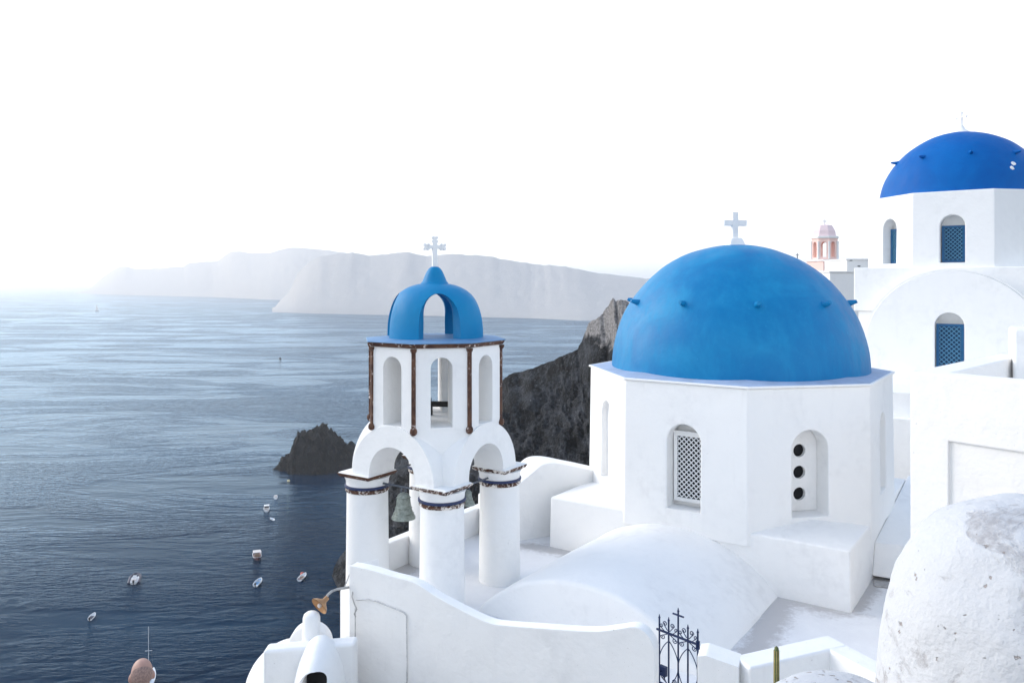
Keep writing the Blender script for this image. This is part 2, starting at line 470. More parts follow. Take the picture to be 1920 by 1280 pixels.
# ------------------------------------------------------------------ dark cliff slope
def cliff():
    rid = [(0,622,1083,270),(.03,626,1062,272),(.06,636,1044,272),(.09,648,1030,270),(.12,662,1000,268),(.2,700,920,262),(.28,750,845,256),(.36,850,768,246),(.44,940,713,234),(.47,955,702,232),(.52,1000,690,226),(.57,1046,671,220),(.60,1060,664,217),(.63,1083,655,213),(.655,1090,640,211),(.665,1099,620,208),(.675,1103,606,206),(.70,1125,592,203),(.715,1133,580,202),(.74,1147,563,199),(.76,1160,560,197),(.80,1185,566,193),(.9,1300,560,180),(1.,1500,556,165)]
    ns, nt_, nb = 330, 170, 26
    rows = [[] for _ in range(nt_+1+nb)]
    for i in range(ns+1):
        s = i/ns
        px, py, Y = interp(rid, s)
        py += fbm(Vector((s*60, 1, 0)), .6, 6)*(2.6+3.0*max(0, min(1, (s-.6)*12)))*min(1, s*8)
        Y += fbm(Vector((s*14, 4, 0)), .7, 4)*3
        r = P(px, py, Y)
        k = min(1, s*4)
        fpx = px+10+120*s; fY = 262*(1-k)+(165-60*s)*k
        foot = Vector(((fpx-960)/F*fY, fY, -2))
        for j in range(nb, 0, -1):
            t = j/nb
            p = r.lerp(Vector((r.x+30*t+12, r.y+70, -2)), t)
            q = p*.06
            p.z += fbm(q)*3*math.sin(PI*t)
            rows[nb-j].append(p)
        for j in range(nt_+1):
            t = j/nt_
            p = r.lerp(foot, t)
            am = min(1, t*9+.06)*min(1, r.z/12)
            q = p*.035
            d = noise.ridged_multi_fractal(q+Vector((5,3,0)), .9, 2.1, 5, 1, 2)*3.6-3.2
            d += fbm(p*.16, .8, 6)*2.0 + fbm(p*.5, .6, 4)*1.1
            # gullies that run down the slope
            d += noise.noise(Vector((s*24+t*9, t*6, 2)))*1.0 + noise.ridged_multi_fractal(p*.22, .8, 2.2, 4, 1, 2)*.9-.9
            if t < .12: d = min(d, .5)-.8
            p += Vector((-.25, -.62, .74))*d*am*.85
            if j > 6: p.z = min(p.z, 300)
            rows[nb+j].append(p)
    bm = grid_mesh(rows)
    return obj('cliff', bm, rock('cliff_rock', (.001,.0015,.002), (.060,.066,.078), pale=(.38,.36,.35), zsplit=85.5, sc=.16, bd=1.0), smooth=True, ang=60)
tag(cliff(), kind='structure')

# hill the village stands on (drops to the sea on the left)
def village_hill():
    rows = []
    for j in range(71):
        y = -40+j*2.6; row = []
        for i in range(81):
            x = -42+i*2.2
            e = -1.0+.02*y
            dl = max(0, e-x); df = max(0, y-23)
            z = -7.2-dl*3.0-df*.95+.0*max(0, x-20)
            z += fbm(Vector((x*.12, y*.12, 0)))*min(2.5, .25*(dl+df))
            row.append(Vector((x, y, max(-2, EZ+z))))
        rows.append(row)
    return obj('village_hill', grid_mesh(rows), rock('hill_rock', (.03,.028,.026), (.12,.105,.09), sc=.3, bd=.4), smooth=True)
tag(village_hill(), kind='structure')

# ------------------------------------------------------------------ terrace floor
def terrace_mat():
    m, nt, b = mat('terrace_plaster')
    v = texco(nt, src='Object')
    g = nt.nodes.new('ShaderNodeNewGeometry')
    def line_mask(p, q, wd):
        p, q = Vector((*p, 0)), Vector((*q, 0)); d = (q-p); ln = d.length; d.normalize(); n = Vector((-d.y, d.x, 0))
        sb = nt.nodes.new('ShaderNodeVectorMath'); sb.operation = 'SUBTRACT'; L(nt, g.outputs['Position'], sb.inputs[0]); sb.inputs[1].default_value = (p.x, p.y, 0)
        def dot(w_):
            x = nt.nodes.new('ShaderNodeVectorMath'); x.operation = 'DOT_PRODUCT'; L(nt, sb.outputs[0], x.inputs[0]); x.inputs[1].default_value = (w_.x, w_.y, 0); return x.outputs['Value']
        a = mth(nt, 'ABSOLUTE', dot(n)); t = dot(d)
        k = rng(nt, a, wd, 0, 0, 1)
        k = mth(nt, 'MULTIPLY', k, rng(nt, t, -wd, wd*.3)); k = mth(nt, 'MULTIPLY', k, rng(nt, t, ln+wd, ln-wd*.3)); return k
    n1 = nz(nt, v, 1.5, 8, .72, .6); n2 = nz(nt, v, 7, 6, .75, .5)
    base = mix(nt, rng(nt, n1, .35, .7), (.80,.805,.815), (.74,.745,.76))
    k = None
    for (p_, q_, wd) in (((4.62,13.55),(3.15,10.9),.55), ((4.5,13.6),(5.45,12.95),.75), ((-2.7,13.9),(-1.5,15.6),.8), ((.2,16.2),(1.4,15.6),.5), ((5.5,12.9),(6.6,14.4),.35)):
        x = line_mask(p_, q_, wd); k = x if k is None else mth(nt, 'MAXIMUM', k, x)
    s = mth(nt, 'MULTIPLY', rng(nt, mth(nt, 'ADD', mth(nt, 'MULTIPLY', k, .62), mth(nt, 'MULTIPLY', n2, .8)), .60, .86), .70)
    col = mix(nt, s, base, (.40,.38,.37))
    L(nt, col, b.inputs['Base Color']); b.inputs['Roughness'].default_value = .85; b.inputs['Specular IOR Level'].default_value = .2
    bump(nt, b, mth(nt, 'ADD', n1, mth(nt, 'MULTIPLY', n2, .3)), .6, .03)
    return m
b = bmn()
prism(b, [(-2.15,10.3),(1.5,8.6),(3.0,8.2),(9.5,8.0),(13,22),(1.5,20),(-.9,17.3),(-2.84,14.2),(-2.84,13.6)], ZR(-7.4), ZR(-5.35))
tag(obj('terrace_floor', b, terrace_mat(), smooth=False), kind='structure')

# ------------------------------------------------------------------ bell tower
def bell_tower():
    C = (-1.37, 14.1); phi = 11.5
    T = empty('bell_tower', (C[0], C[1], ZR(-5.35)))
    tag(T, 'white bell tower on four round pillars with an open blue cupola and brown trim', 'bell tower')
    cc = Vector((C[0], C[1], 0))
    pil = []
    nms = (0, 90, 180, 270)
    for a in nms:
        c = cc+dirv(phi+a)*1.17; pil.append(c)
        b = bmn(); lathe(b, [(.375, ZR(-5.5)), (.37, ZR(-5.0)), (.355, ZR(-3.62))], c, 40)
        p = obj('pillar', b, 'white', T)
        b = bmn(); lathe(b, [(.368, ZR(-3.615)), (.378, ZR(-3.60)), (.378, ZR(-3.565)), (.36, ZR(-3.55))], c, 40)
        obj('worn_ring', b, 'rust2', p)
        b = bmn(); lathe(b, [(.375, ZR(-3.548)), (.392, ZR(-3.54)), (.392, ZR(-3.508)), (.375, ZR(-3.50))], c, 40)
        obj('navy_band', b, 'navy', p)
        b = bmn(); lathe(b, [(.365, ZR(-3.498)), (.372, ZR(-3.42)), (.40, ZR(-3.36))], c, 40)
        obj('neck', b, 'white', p)
        b = bmn(); prism(b, ngon(c, .475, phi, 4), ZR(-3.362), ZR(-3.300), ngon(c, .525, phi, 4))
        obj('flaking_moulding', b, 'rust2' if a in (0, 90) else 'rust', p, bev=.006)
        b = bmn(); prism(b, ngon(c, .515, phi, 4), ZR(-3.298), ZR(-3.278), ngon(c, .47, phi, 4))
        obj('capital', b, 'white', p, bev=.01)
    # arcade: two crossing vaults + octagonal core
    A = bmn(); r = .90; zc = ZR(-3.32)
    def vprof(r, z0, zc, n=28): return [(-r, z0), (r, z0)]+[(r*math.cos(PI*i/n), zc+r*math.sin(PI*i/n)) for i in range(n+1)]
    f1 = Fr(C, dirv(phi-45)); f2 = Fr(C, dirv(phi+45))
    ext(A, f1, vprof(r, ZR(-3.29), ZR(-3.285)), -1.13, 1.13)
    B = bmn(); ext(B, f2, vprof(r, ZR(-3.29), ZR(-3.285)), -1.13, 1.13)
    A = boolean(A, B, 'UNION')
    B = bmn(); prism(B, ngon(C, 1.196, phi+22.5), ZR(-3.29), ZR(-2.42)); A = boolean(A, B, 'UNION')
    for f in (f1, f2):
        B = bmn(); ext(B, f, archp(1.0, ZR(-3.6), ZR(-2.74), 24), -2, 2); A = boolean(A, B)
    obj('arcade', A, 'white', T, ang=30, bev=.012, seg=2)
    # belfry
    A = bmn(); prism(A, ngon(C, 1.2, phi+22.5), ZR(-2.42), ZR(-1.06))
    B = bmn(); prism(B, ngon(C, .93, phi+22.5), ZR(-2.40), ZR(-1.10)); A = boolean(A, B)
    for k in range(4):
        f = Fr(C, dirv(phi+45*k)); wd = .36 if k % 2 == 0 else .40
        B = bmn(); ext(B, f, archp(wd, ZR(-2.385), ZR(-1.24), 18), -2, 2); A = boolean(A, B)
    obj('belfry', A, 'white', T, ang=30, bev=.01, seg=2)
    for k in range(8):
        a = phi+22.5+45*k; c = cc+dirv(a)*1.185; f = Fr(c, dirv(a))
        b = bmn()
        ext(b, f, rect(-.034, .034, ZR(-2.42), ZR(-1.10)), -.03, .035)
        lathe(b, [(.03, ZR(-2.50)), (.058, ZR(-2.47)), (.062, ZR(-2.43)), (.05, ZR(-2.39)), (.03, ZR(-2.385))], c+dirv(a)*.015, 12)
        lathe(b, [(.04, ZR(-1.16)), (.055, ZR(-1.13)), (.058, ZR(-1.095))], c+dirv(a)*.015, 12)
        for v in b.verts: v.co += Vector((noise.noise(v.co*9), noise.noise(v.co*9+Vector((5,5,5))), 0))*.008
        obj('corner_strip', b, 'rust', T, bev=.005)
    b = bmn(); prism(b, ngon(C, 1.235, phi+22.5), ZR(-1.085), ZR(-1.015), ngon(C, 1.275, phi+22.5))
    obj('cornice', b, 'rust', T, bev=.006)
    b = bmn(); prism(b, ngon(C, 1.285, phi+22.5), ZR(-1.013), ZR(-1.0), ngon(C, 1.28, phi+22.5))
    prism(b, ngon(C, 1.28, phi+22.5), ZR(-1.0), ZR(-.965), ngon(C, .90, phi+22.5))
    obj('roof_plate', b, 'plateblue', T, bev=.005)
    # cupola
    A = bmn(); n = 30
    z0 = ZR(-.95); out = [(.885*math.cos(PI/2*i/n)**.80, z0+.93*math.sin(PI/2*i/n)**.80) for i in range(n)]+[(0, z0+.93)]
    lathe(A, [(.885, z0-.02)]+out, (*C, 0), 64)
    B = bmn(); inn = [(.66*math.cos(PI/2*i/n)**.85, z0+.74*math.sin(PI/2*i/n)**.85) for i in range(n)]+[(0, z0+.74)]
    lathe(B, [(.64, z0-.3)]+inn, (*C, 0), 48); A = boolean(A, B)
    for k in range(4):
        f = Fr(C, dirv(phi+90*k)); B = bmn()
        def arc(w_, zt, nn=14): return [(-w_, z0-.5), (w_, z0-.5)]+[(w_*math.cos(PI*i/nn), zt-w_*1.35+w_*1.35*math.sin(PI*i/nn)) for i in range(nn+1)]
        secs = [(.02, .25, z0+.745), (.60, .25, z0+.745), (.86, .375, z0+.80), (1.2, .50, z0+.90)]
        rings = [[B.verts.new(f.p(u, z, d)) for u, z in arc(w_, zt)] for d, w_, zt in secs]
        for p, q in zip(rings, rings[1:]):
            for i in range(len(p)): B.faces.new((p[i], p[(i+1) % len(p)], q[(i+1) % len(p)], q[i]))
        B.faces.new(rings[0][::-1]); B.faces.new(rings[-1])
        A = boolean(A, B)
    obj('cupola', A, 'bluecup', T, ang=32, bev=.012, seg=2)
    b = bmn(); lathe(b, [(.31, ZR(-.10)), (.25, ZR(-.035)), (.215, ZR(.01)), (.19, ZR(.07)), (.165, ZR(.13)), (.135, ZR(.19)), (.10, ZR(.235)), (.065, ZR(.262)), (.0, ZR(.27))], (*C, 0), 36)
    obj('finial', b, 'bluecup', T)
    # trefoil cross
    b = bmn(); f = Fr(C, dirv(phi+10)); zc = ZR(.615)
    ext(b, f, rect(-.043, .043, ZR(.22), ZR(.73)), -.035, .035)
    ext(b, f, rect(-.14, -.038, zc-.032, zc+.032), -.033, .033); ext(b, f, rect(.038, .14, zc-.032, zc+.032), -.033, .033)
    for (u, z) in ((-.15, zc), (.15, zc), (0, ZR(.745))):
        for (du, dz) in ((0, 0), (.03, .032), (-.03, .032), (-.03, -.032), (.03, -.032)):
            ext(b, f, circ(u+du, z+dz, .030, 12), -.030-abs(du)*.1, .030+abs(du)*.1)
    obj('cross', b, 'white', T, bev=.006)
    # tie rods between the pillars
    def mid(i, j, t): return pil[i].lerp(pil[j], t)
    for (i, j, z) in ((3, 0, -3.455), (0, 1, -3.455), (3, 2, -3.40), (1, 2, -3.40)):
        d = (pil[j]-pil[i]).normalized()
        b = bmn(); tube(b, [pil[i]+d*.33+Vector((0,0,ZR(z))), pil[j]-d*.33+Vector((0,0,ZR(z)))], .018, 8)
        obj('tie_rod', b, 'steel', T)
    # bells
    def bell(c, ztop, w, h, label):
        E = empty('bell', (c.x, c.y, ZR(ztop)-h)); tag(E, label, 'bell', 'bells hanging in the tower arches')
        k = w/2; z = ZR(ztop)-h
        prof = [(.86*k, z), (1.0*k, z), (1.0*k, z+.06*h), (.86*k, z+.17*h), (.70*k, z+.34*h), (.60*k, z+.58*h), (.57*k, z+.76*h), (.48*k, z+.88*h), (.26*k, z+.95*h), (0, z+.97*h)]
        b = bmn(); lathe(b, prof, c, 36); obj('bell_body', b, 'bronze', E)
        for zz, rr in ((.20, .84), (.40, .685), (.78, .585)):
            b = bmn(); lathe(b, [(rr*k-.01, z+zz*h-.008), (rr*k+.008, z+zz*h), (rr*k-.01, z+zz*h+.008)], c, 36)
            obj('moulded_ring', b, 'bronze', E)
        b = bmn(); tube(b, [c+Vector((0,0,z+.5*h)), c+Vector((0,0,z-.02))], .012, 8); lathe(b, [(0, z-.08*h), (.11*k+.01, z-.03*h), (0, z+.03*h)], c, 12)
        obj('clapper', b, 'steel', E)
        b = bmn()
        pts = [c+Vector((.04*math.cos(2*PI*i/16), .0, z+h+.02+.055*math.sin(2*PI*i/16))) for i in range(17)]
        tube(b, pts, .011, 6); obj('hanger', b, 'steel', E)
        return E
    bell(mid(3, 0, .5), -3.53, .40, .45, 'larger verdigris bronze bell hanging from the rod in the left arch of the bell tower')
    bell(mid(0, 1, .41), -3.52, .27, .26, 'smaller bronze bell half hidden behind the front pillar of the bell tower')
    # tarred timber on the belfry floor
    b = bmn(); f = Fr((C[0]-.06, C[1]+.15), dirv(-5))
    ext(b, f, rect(-.17, .36, ZR(-2.23), ZR(-2.14)), -.05, .05); ext(b, f, rect(-.17, .0, ZR(-2.398), ZR(-2.23)), -.07, .07); ext(b, f, rect(.30, .36, ZR(-2.398), ZR(-2.23)), -.05, .05)
    ext(b, f, rect(-.17, -.02, ZR(-2.14), ZR(-2.08)), -.06, .06)
    tag(obj('timber_beam', b, 'wood', base=(C[0], C[1], ZR(-2.4)), bev=.006), 'short black timber beam lying inside the belfry behind the middle opening', 'beam')
bell_tower()

# ------------------------------------------------------------------ main church
def church():
    C = (4.74, 16.85)
    T = empty('domed_church', (C[0], C[1], ZR(-5.4)))
    tag(T, 'white octagonal church with a large light blue dome and a plain white cross', 'church')
    cor = -12
    A = bmn(); prism(A, ngon(C, 3.12, cor), ZR(-4.6), ZR(-1.86), ngon(C, 3.08, cor))
    ap = 3.09*math.cos(R(22.5))
    fA = Fr(Vector(C)+dirv(cor-22.5).xy*ap, dirv(cor-22.5)); fB = Fr(Vector(C)+dirv(cor+22.5).xy*ap, dirv(cor+22.5))
    fL = Fr(Vector(C)+dirv(cor-67.5).xy*ap, dirv(cor-67.5)); fR = Fr(Vector(C)+dirv(cor+67.5).xy*ap, dirv(cor+67.5))
    for f, poly, dep in ((fA, archp(.64, ZR(-4.16), ZR(-2.60)), .36), (fB, archp(.70, ZR(-4.14), ZR(-2.62)), .46), (fL, archp(.62, ZR(-4.05), ZR(-2.45)), .12), (fR, archp(.62, ZR(-4.0), ZR(-2.5)), .16)):
        B = bmn(); ext(B, f, poly, -dep, .5); A = boolean(A, B)
    obj('drum', A, 'white', T, ang=30, bev=.03, seg=3)
    # white lattice window
    wf = lattice_panel(fA, T, .60, ZR(-4.07), ZR(-2.80), -.28, .065, .066, .018, 'white', 'boatwhite', 'black', ('window', 'lattice', 'dark_backing'))
    b = bmn(); ext(b, fA, rect(-.314, .314, ZR(-2.798), ZR(-2.765)), -.34, -.22); obj('lintel', b, 'white', wf, bev=.005)
    # window with three round openings
    A = bmn(); ext(A, fB, archp(.69, ZR(-4.135), ZR(-2.625)), -.43, -.36)
    for z in (-3.05, -3.44, -3.83):
        B = bmn(); ext(B, fB, circ(0, ZR(z), .118, 28), -1, 1); A = boolean(A, B)
    wf = obj('window', A, 'white', T, ang=30); tag(wf, 'plastered window panel with three round holes')
    b = bmn(); ext(b, fB, rect(-.2, .2, ZR(-4.05), ZR(-2.85)), -.455, -.435); obj('dark_backing', b, 'black', wf)  # black plate paints the unlit interior behind the holes
    # ledge and dome
    b = bmn(); prism(b, ngon(C, 3.125, cor), ZR(-1.86), ZR(-1.825), ngon(C, 3.12, cor)); obj('drum_ledge', b, 'white', T, bev=.008)
    b = bmn(); prism(b, ngon(C, 3.07, cor), ZR(-1.825), ZR(-1.76), ngon(C, 2.62, cor)); obj('sloping_ledge', b, 'paleblue', T)
    b = bmn(); n = 40; z0 = ZR(-1.84)
    lathe(b, [(2.61, z0-.03)]+[(2.61*math.cos(PI/2*i/n), z0+2.63*math.sin(PI/2*i/n)) for i in range(n)]+[(0, z0+2.63)], (*C, 0), 96)
    for v in b.verts:
        v.co += (v.co-Vector((*C, z0))).normalized()*(noise.noise(v.co*.9)*.018+noise.noise(v.co*2.6)*.006)
    D = obj('dome', b, 'blue', T, ang=180)
    for k in range(10):
        a = -5.7+36*k; e = 33.0
        d = Vector((math.sin(R(a))*math.cos(R(e)), -math.cos(R(a))*math.cos(R(e)), math.sin(R(e))))
        p = Vector((*C, z0))+d*2.58; out = (dirv(a)*.97+Vector((0,0,.22))).normalized()
        b = bmn(); tube(b, [p-out*.05, p+out*.05, p+out*.12, p+out*.19], .075, 7, .035)
        for v in b.verts: v.co += Vector((noise.noise(v.co*8), noise.noise(v.co*8+Vector((4,4,4))), noise.noise(v.co*8+Vector((9,1,4)))))*.02
        obj('peg', b, 'blue', D, ang=60)
    # cross
    z = ZR(.80); f = Fr((C[0]-.03, C[1]), dirv(8))
    b = bmn(); prism(b, ngon((C[0]-.03, C[1]), .26, 53, 4), z-.05, z+.12, ngon((C[0]-.03, C[1]), .17, 53, 4)); ob = obj('cross_base', b, 'white', T, bev=.02)
    b = bmn(); ext(b, f, rect(-.062, .062, z+.10, z+.67), -.06, .06); ext(b, f, rect(-.25, -.062, z+.38, z+.50), -.058, .058); ext(b, f, rect(.062, .25, z+.38, z+.50), -.058, .058)
    obj('cross', b, 'white', ob, bev=.008)
    # square base
    s = 10.5
    b = bmn(); prism(b, ngon(C, 4.06, s, 4), ZR(-5.6), ZR(-4.36), ngon(C, 4.03, s, 4)); prism(b, ngon(C, 4.03, s, 4), ZR(-4.36), ZR(-4.18), ngon(C, 2.9, s, 4))
    bmesh.ops.remove_doubles(b, verts=b.verts, dist=.001)
    dl = [f_ for f_ in b.faces if abs(f_.normal.z) > .99 and all(abs(v.co.z-ZR(-4.36)) < .002 for v in f_.verts)]
    if dl: bmesh.ops.delete(b, geom=dl, context='FACES')
    obj('base', b, 'white', T, bev=.035)
church()

# barrel vault in front of the church base
def vault():
    u = Vector((.566, .824, 0)); n = -u; cx = Vector((2.95, 14.65, 0))
    hw, rise = 1.95, .90; Rr = (hw*hw+rise*rise)/(2*rise)
    f = Fr((cx+u*.15).xy, n)
    th = math.asin(hw/Rr); k = 40
    def prof(sc=1., dz=0): return [(hw*sc, ZR(-5.6)), (-hw*sc, ZR(-5.6))][::-1] + [(Rr*sc*math.sin(th*(1-2*i/k)), ZR(-5.37)+(Rr*math.cos(th*(1-2*i/k))-(Rr-rise))*(1 if dz == 0 else 1)+dz) for i in range(k+1)]
    b = bmn(); m = 26; Ln = 3.55
    rings = []
    for j in range(m+1):
        d = Ln*j/m
        rings.append([b.verts.new(f.p(uu, z, d)) for uu, z in prof()])
    for p, q in zip(rings, rings[1:]):
        for i in range(len(p)): b.faces.new((p[i], p[(i+1) % len(p)], q[(i+1) % len(p)], q[i]))
    b.faces.new(rings[0][::-1]); b.faces.new(rings[-1])
    for v in b.verts:
        if v.co.z > ZR(-5.3): v.co.z += noise.noise(v.co*.9)*.04+noise.noise(v.co*2.5)*.015
    tag(obj('barrel_vault', b, 'white', base=(cx.x-.9, cx.y-1.5, ZR(-5.4)), ang=45, bev=.07, seg=4), 'low rounded white vault roof between the bell tower and the church base', 'vault roof')
vault()

# ------------------------------------------------------------------ walls
def wall(name, p0, p1, prof, zbot, th, label, cat, m='white', bev=.05, away=True, group=None, sub=14):
    """prof: (t, z) along p0-p1; thickness goes behind the face seen from the camera"""
    p0, p1 = Vector((*p0, 0)), Vector((*p1, 0)); d = (p1-p0)
    nn = Vector((-d.y, d.x, 0)).normalized()
    if (nn.y > 0) != away: nn = -nn
    pts = []
    for (t0, z0), (t1, z1) in zip(prof, prof[1:]):
        for i in range(sub): pts.append((t0+(t1-t0)*i/sub, z0+(z1-z0)*i/sub))
    pts.append(prof[-1])
    a = [p0+d*t+Vector((0,0,z)) for t, z in pts]
    ring = [p0+d*prof[0][0]+Vector((0,0,zbot))]+a+[p0+d*prof[-1][0]+Vector((0,0,zbot))]
    b = bmn(); hull2(b, ring, [p+nn*th for p in ring])
    o = obj(name, b, m, base=(p0.x, p0.y, zbot), bev=bev, seg=4, ang=35)
    return tag(o, label, cat, group)

def prof_from_px(p0, p1, pts):
    """skyline given as (px, py) on the vertical plane through p0-p1 -> (t, z)"""
    out = []
    dx, dy = p1[0]-p0[0], p1[1]-p0[1]
    for px, py in pts:
        k = (px-960)/F
        t = (k*p0[1]-p0[0])/(dx-k*dy); Y = p0[1]+dy*t
        out.append((t, ZR(-(py-HOR)/F*Y)))
    return out
W0, W1p = (-2.0, 10.25), (1.56, 8.45)
def smooth_prof(pts, n=6):
    out = []
    for i in range(len(pts)-1):
        a = pts[max(0, i-1)]; b_ = pts[i]; c = pts[i+1]; d = pts[min(len(pts)-1, i+2)]
        for k in range(n):
            t = k/n
            out.append(tuple(.5*((2*b_[j])+(-a[j]+c[j])*t+(2*a[j]-5*b_[j]+4*c[j]-d[j])*t*t+(-a[j]+3*b_[j]-3*c[j]+d[j])*t**3) for j in (0, 1)))
    out.append(pts[-1]); return out
wall('terrace_wall', W0, W1p, prof_from_px(W0, W1p, smooth_prof([(668,1052),(700,1058),(745,1071),(790,1084),(830,1109),(875,1133),(925,1156),(960,1162),(1030,1167),(1090,1171),(1130,1172),(1170,1167),(1196,1164),(1215,1172),(1228,1188),(1236,1206)])), ZR(-7.4), .15,
     'long white wall in the foreground with a sagging top edge, ending at the iron gate', 'wall', sub=2, away=False, bev=.06)
WL0, WL1 = (-2.30, 10.62), (-2.004, 10.254)
wall('corner_wall', WL0, WL1, prof_from_px(WL0, WL1, [(637,1106),(643,1100),(652,1092),(660,1075),(667.5,1056)]), ZR(-7.4), .34,
     'narrow white corner wall carrying the outdoor lamp, below the left pillar', 'wall', sub=3, bev=.02)

# back parapet between tower and church
B0, B1 = (-.75, 16.95), (2.0, 18.2)
wall('back_parapet', B0, B1, prof_from_px(B0, B1, smooth_prof([(896,925),(925,905),(950,886),(970,870),(985,858),(1000,854),(1020,855),(1050,861),(1080,867),(1110,874)], 5)), ZR(-6.5), .8,
     'curved white parapet with a rounded hump behind the right pillar of the tower', 'parapet', sub=2, bev=.07, away=False)
Q0 = (-2.86, 14.25); Q1 = (-.72, 17.3)
wall('side_parapet', Q0, Q1, [(0, ZR(-4.84)), (1, ZR(-4.80))], ZR(-6.5), .22,
     'low white parapet on the sea side seen under the left tower arch', 'parapet', bev=.03, away=False)

# walls right of the gate
wall('gate_post_wall', (1.95, 8.20), (2.32, 8.06), [(0, ZR(-3.72)), (.2, ZR(-3.70)), (1, ZR(-3.76))], ZR(-6), .30, 'short white wall directly right of the iron gate', 'wall', bev=.035, away=False)
wall('court_wall', (2.22, 8.02), (3.36, 8.46), [(0, ZR(-3.76)), (1, ZR(-3.74))], ZR(-6), .28, 'white courtyard wall behind the cactus, rising to the right', 'wall', bev=.03, away=False)
wall('court_side_wall', (3.36, 8.45), (3.80, 7.55), [(0, ZR(-3.743)), (1, ZR(-3.76))], ZR(-6), .26, 'white courtyard wall running down behind the big weathered hump', 'wall', bev=.03, away=False)
b = bmn(); prism(b, [(1.4,6.0),(4.6,5.6),(4.6,7.3),(3.6,8.1),(2.3,7.9),(1.6,8.4)], ZR(-6.5), ZR(-4.75)); tag(obj('courtyard_floor', b, 'white', smooth=False), kind='structure')

# block right of the church base, drain gap under it
b = bmn()
hull2(b, [Vector(p) for p in ((6.46,14.30,ZR(-5.28)), (8.2,13.4,ZR(-5.28)), (10.5,18.5,ZR(-5.28)), (8.8,17.7,ZR(-5.28)))], [Vector(p) for p in ((6.62,14.55,ZR(-4.75)), (8.3,13.8,ZR(-4.75)), (10.5,18.5,ZR(-4.3)), (8.8,17.7,ZR(-4.3)))])
tag(obj('sloping_block', b, 'white', base=(8, 15.5, ZR(-5.35)), bev=.03), 'sloping white block in the passage right of the church base', 'block')
b = bmn(); prism(b, [(6.36,13.98),(6.86,13.74),(6.94,13.98),(6.46,14.24)], ZR(-5.35), ZR(-5.325)); 
tag(obj('drain_cover', b, 'conduit', base=(6.6, 14, ZR(-5.35)), bev=.01), 'dark grey drain at the foot of the passage right of the church base', 'drain')

# ------------------------------------------------------------------ cream roof terrace house (right)
def cream_house():
    c = Vector((5.3, 10.6)); a = Vector((.61, -.79)); bb = Vector((.72, .69)); T = empty('cream_house', (7.5, 10.6, ZR(-7)))
    tag(T, 'cream rendered house at the right edge with a walled flat roof', 'house')
    q = [c, c+a*4.2, c+a*4.2+bb*4.6, c+bb*4.6]
    A = bmn(); prism(A, [tuple(p) for p in q], ZR(-7.5), ZR(-1.2))
    qi = [c+a*.40+bb*.36, c+a*4.2-a*.36+bb*.36, c+a*3.84+bb*4.25, c+a*.40+bb*4.25]
    B = bmn(); prism(B, [tuple(p) for p in qi], ZR(-1.95), ZR(0)); A = boolean(A, B)
    n = Vector((-a.y, a.x)); 
    if n.dot(c) > 0: n = -n
    f = Fr(c, n); s = 1 if f.r.xy.dot(a) > 0 else -1
    B = bmn(); ext(B, f, rect(min(s*.49, s*3.6), max(s*.49, s*3.6), ZR(-6.5), ZR(-2.05)), -.045, .3); A = boolean(A, B)
    obj('wall', A, 'cream', T, ang=30, bev=.07, seg=5)
    b = bmn(); prism(b, [(7.72,12.25),(8.7,11.9),(9.0,12.6),(8.1,13.0)], ZR(-1.9), ZR(-.72))
    obj('roof_pier', b, 'white', T, bev=.05)
cream_house()

# ------------------------------------------------------------------ rough humps close to the camera
def hump_mat():
    m, nt, b = mat('peeling_whitewash')
    v = texco(nt)
    p = rng(nt, nz(nt, v, 1.9, 7, .68, .5), .535, .60, 0, 1, True)
    q = rng(nt, nz(nt, v, 14, 5, .7), .40, .6)
    col = mix(nt, mth(nt, 'MULTIPLY', p, mth(nt, 'ADD', mth(nt, 'MULTIPLY', q, .6), .3)), (.57,.58,.595), (.36,.35,.355))
    gg = nt.nodes.new('ShaderNodeSeparateXYZ'); L(nt, v, gg.inputs[0])
    low = rng(nt, gg.outputs[2], 2.2, .9, 0, 1)
    pit = mth(nt, 'MULTIPLY', rng(nt, mth(nt, 'ADD', nz(nt, v, 15, 3, .6, .3), mth(nt, 'MULTIPLY', low, .07)), .69, .715), .9)
    col = mix(nt, pit, col, (.34,.30,.28))
    L(nt, col, b.inputs['Base Color']); b.inputs['Roughness'].default_value = .85; b.inputs['Specular IOR Level'].default_value = .25
    h = mth(nt, 'SUBTRACT', mth(nt, 'ADD', nz(nt, v, 4, 4, .6), mth(nt, 'MULTIPLY', nz(nt, v, 22, 6, .65), .35)), mth(nt, 'ADD', mth(nt, 'MULTIPLY', pit, .5), mth(nt, 'MULTIPLY', p, .12)))
    bump(nt, b, h, .8, .035)
    return m
HM = hump_mat()
def hump(name, c, prof, label, cat, sx=1, sy=1, amp=.05, seed=0, n=96):
    b = bmn()
    pr = smooth_prof(prof, 8)
    lathe(b, [(max(0, r), ZR(z)) for r, z in pr], (c[0], c[1], 0), n)
    for v in b.verts:
        v.co.x = c[0]+(v.co.x-c[0])*sx; v.co.y = c[1]+(v.co.y-c[1])*sy
        p = v.co*2.2+Vector((seed, 0, 0)); v.co += Vector((noise.noise(p), noise.noise(p+Vector((8,8,8))), noise.noise(p+Vector((2,9,4)))*.7))*amp
        v.co += Vector((noise.noise(p*4), noise.noise(p*4+Vector((8,8,8))), 0))*amp*.2
    return tag(obj(name, b, HM, base=(c[0], c[1], ZR(prof[0][1])), ang=180), label, cat)
hump('plaster_hump', (3.42, 5.2), [(1.0,-4.6),(.97,-3.4),(.94,-2.7),(.90,-2.3),(.84,-2.02),(.73,-1.78),(.57,-1.60),(.40,-1.50),(.22,-1.455),(0,-1.44)],
     'large weathered white plaster hump with peeling patches and pits in the lower right corner', 'chimney hump', seed=3)
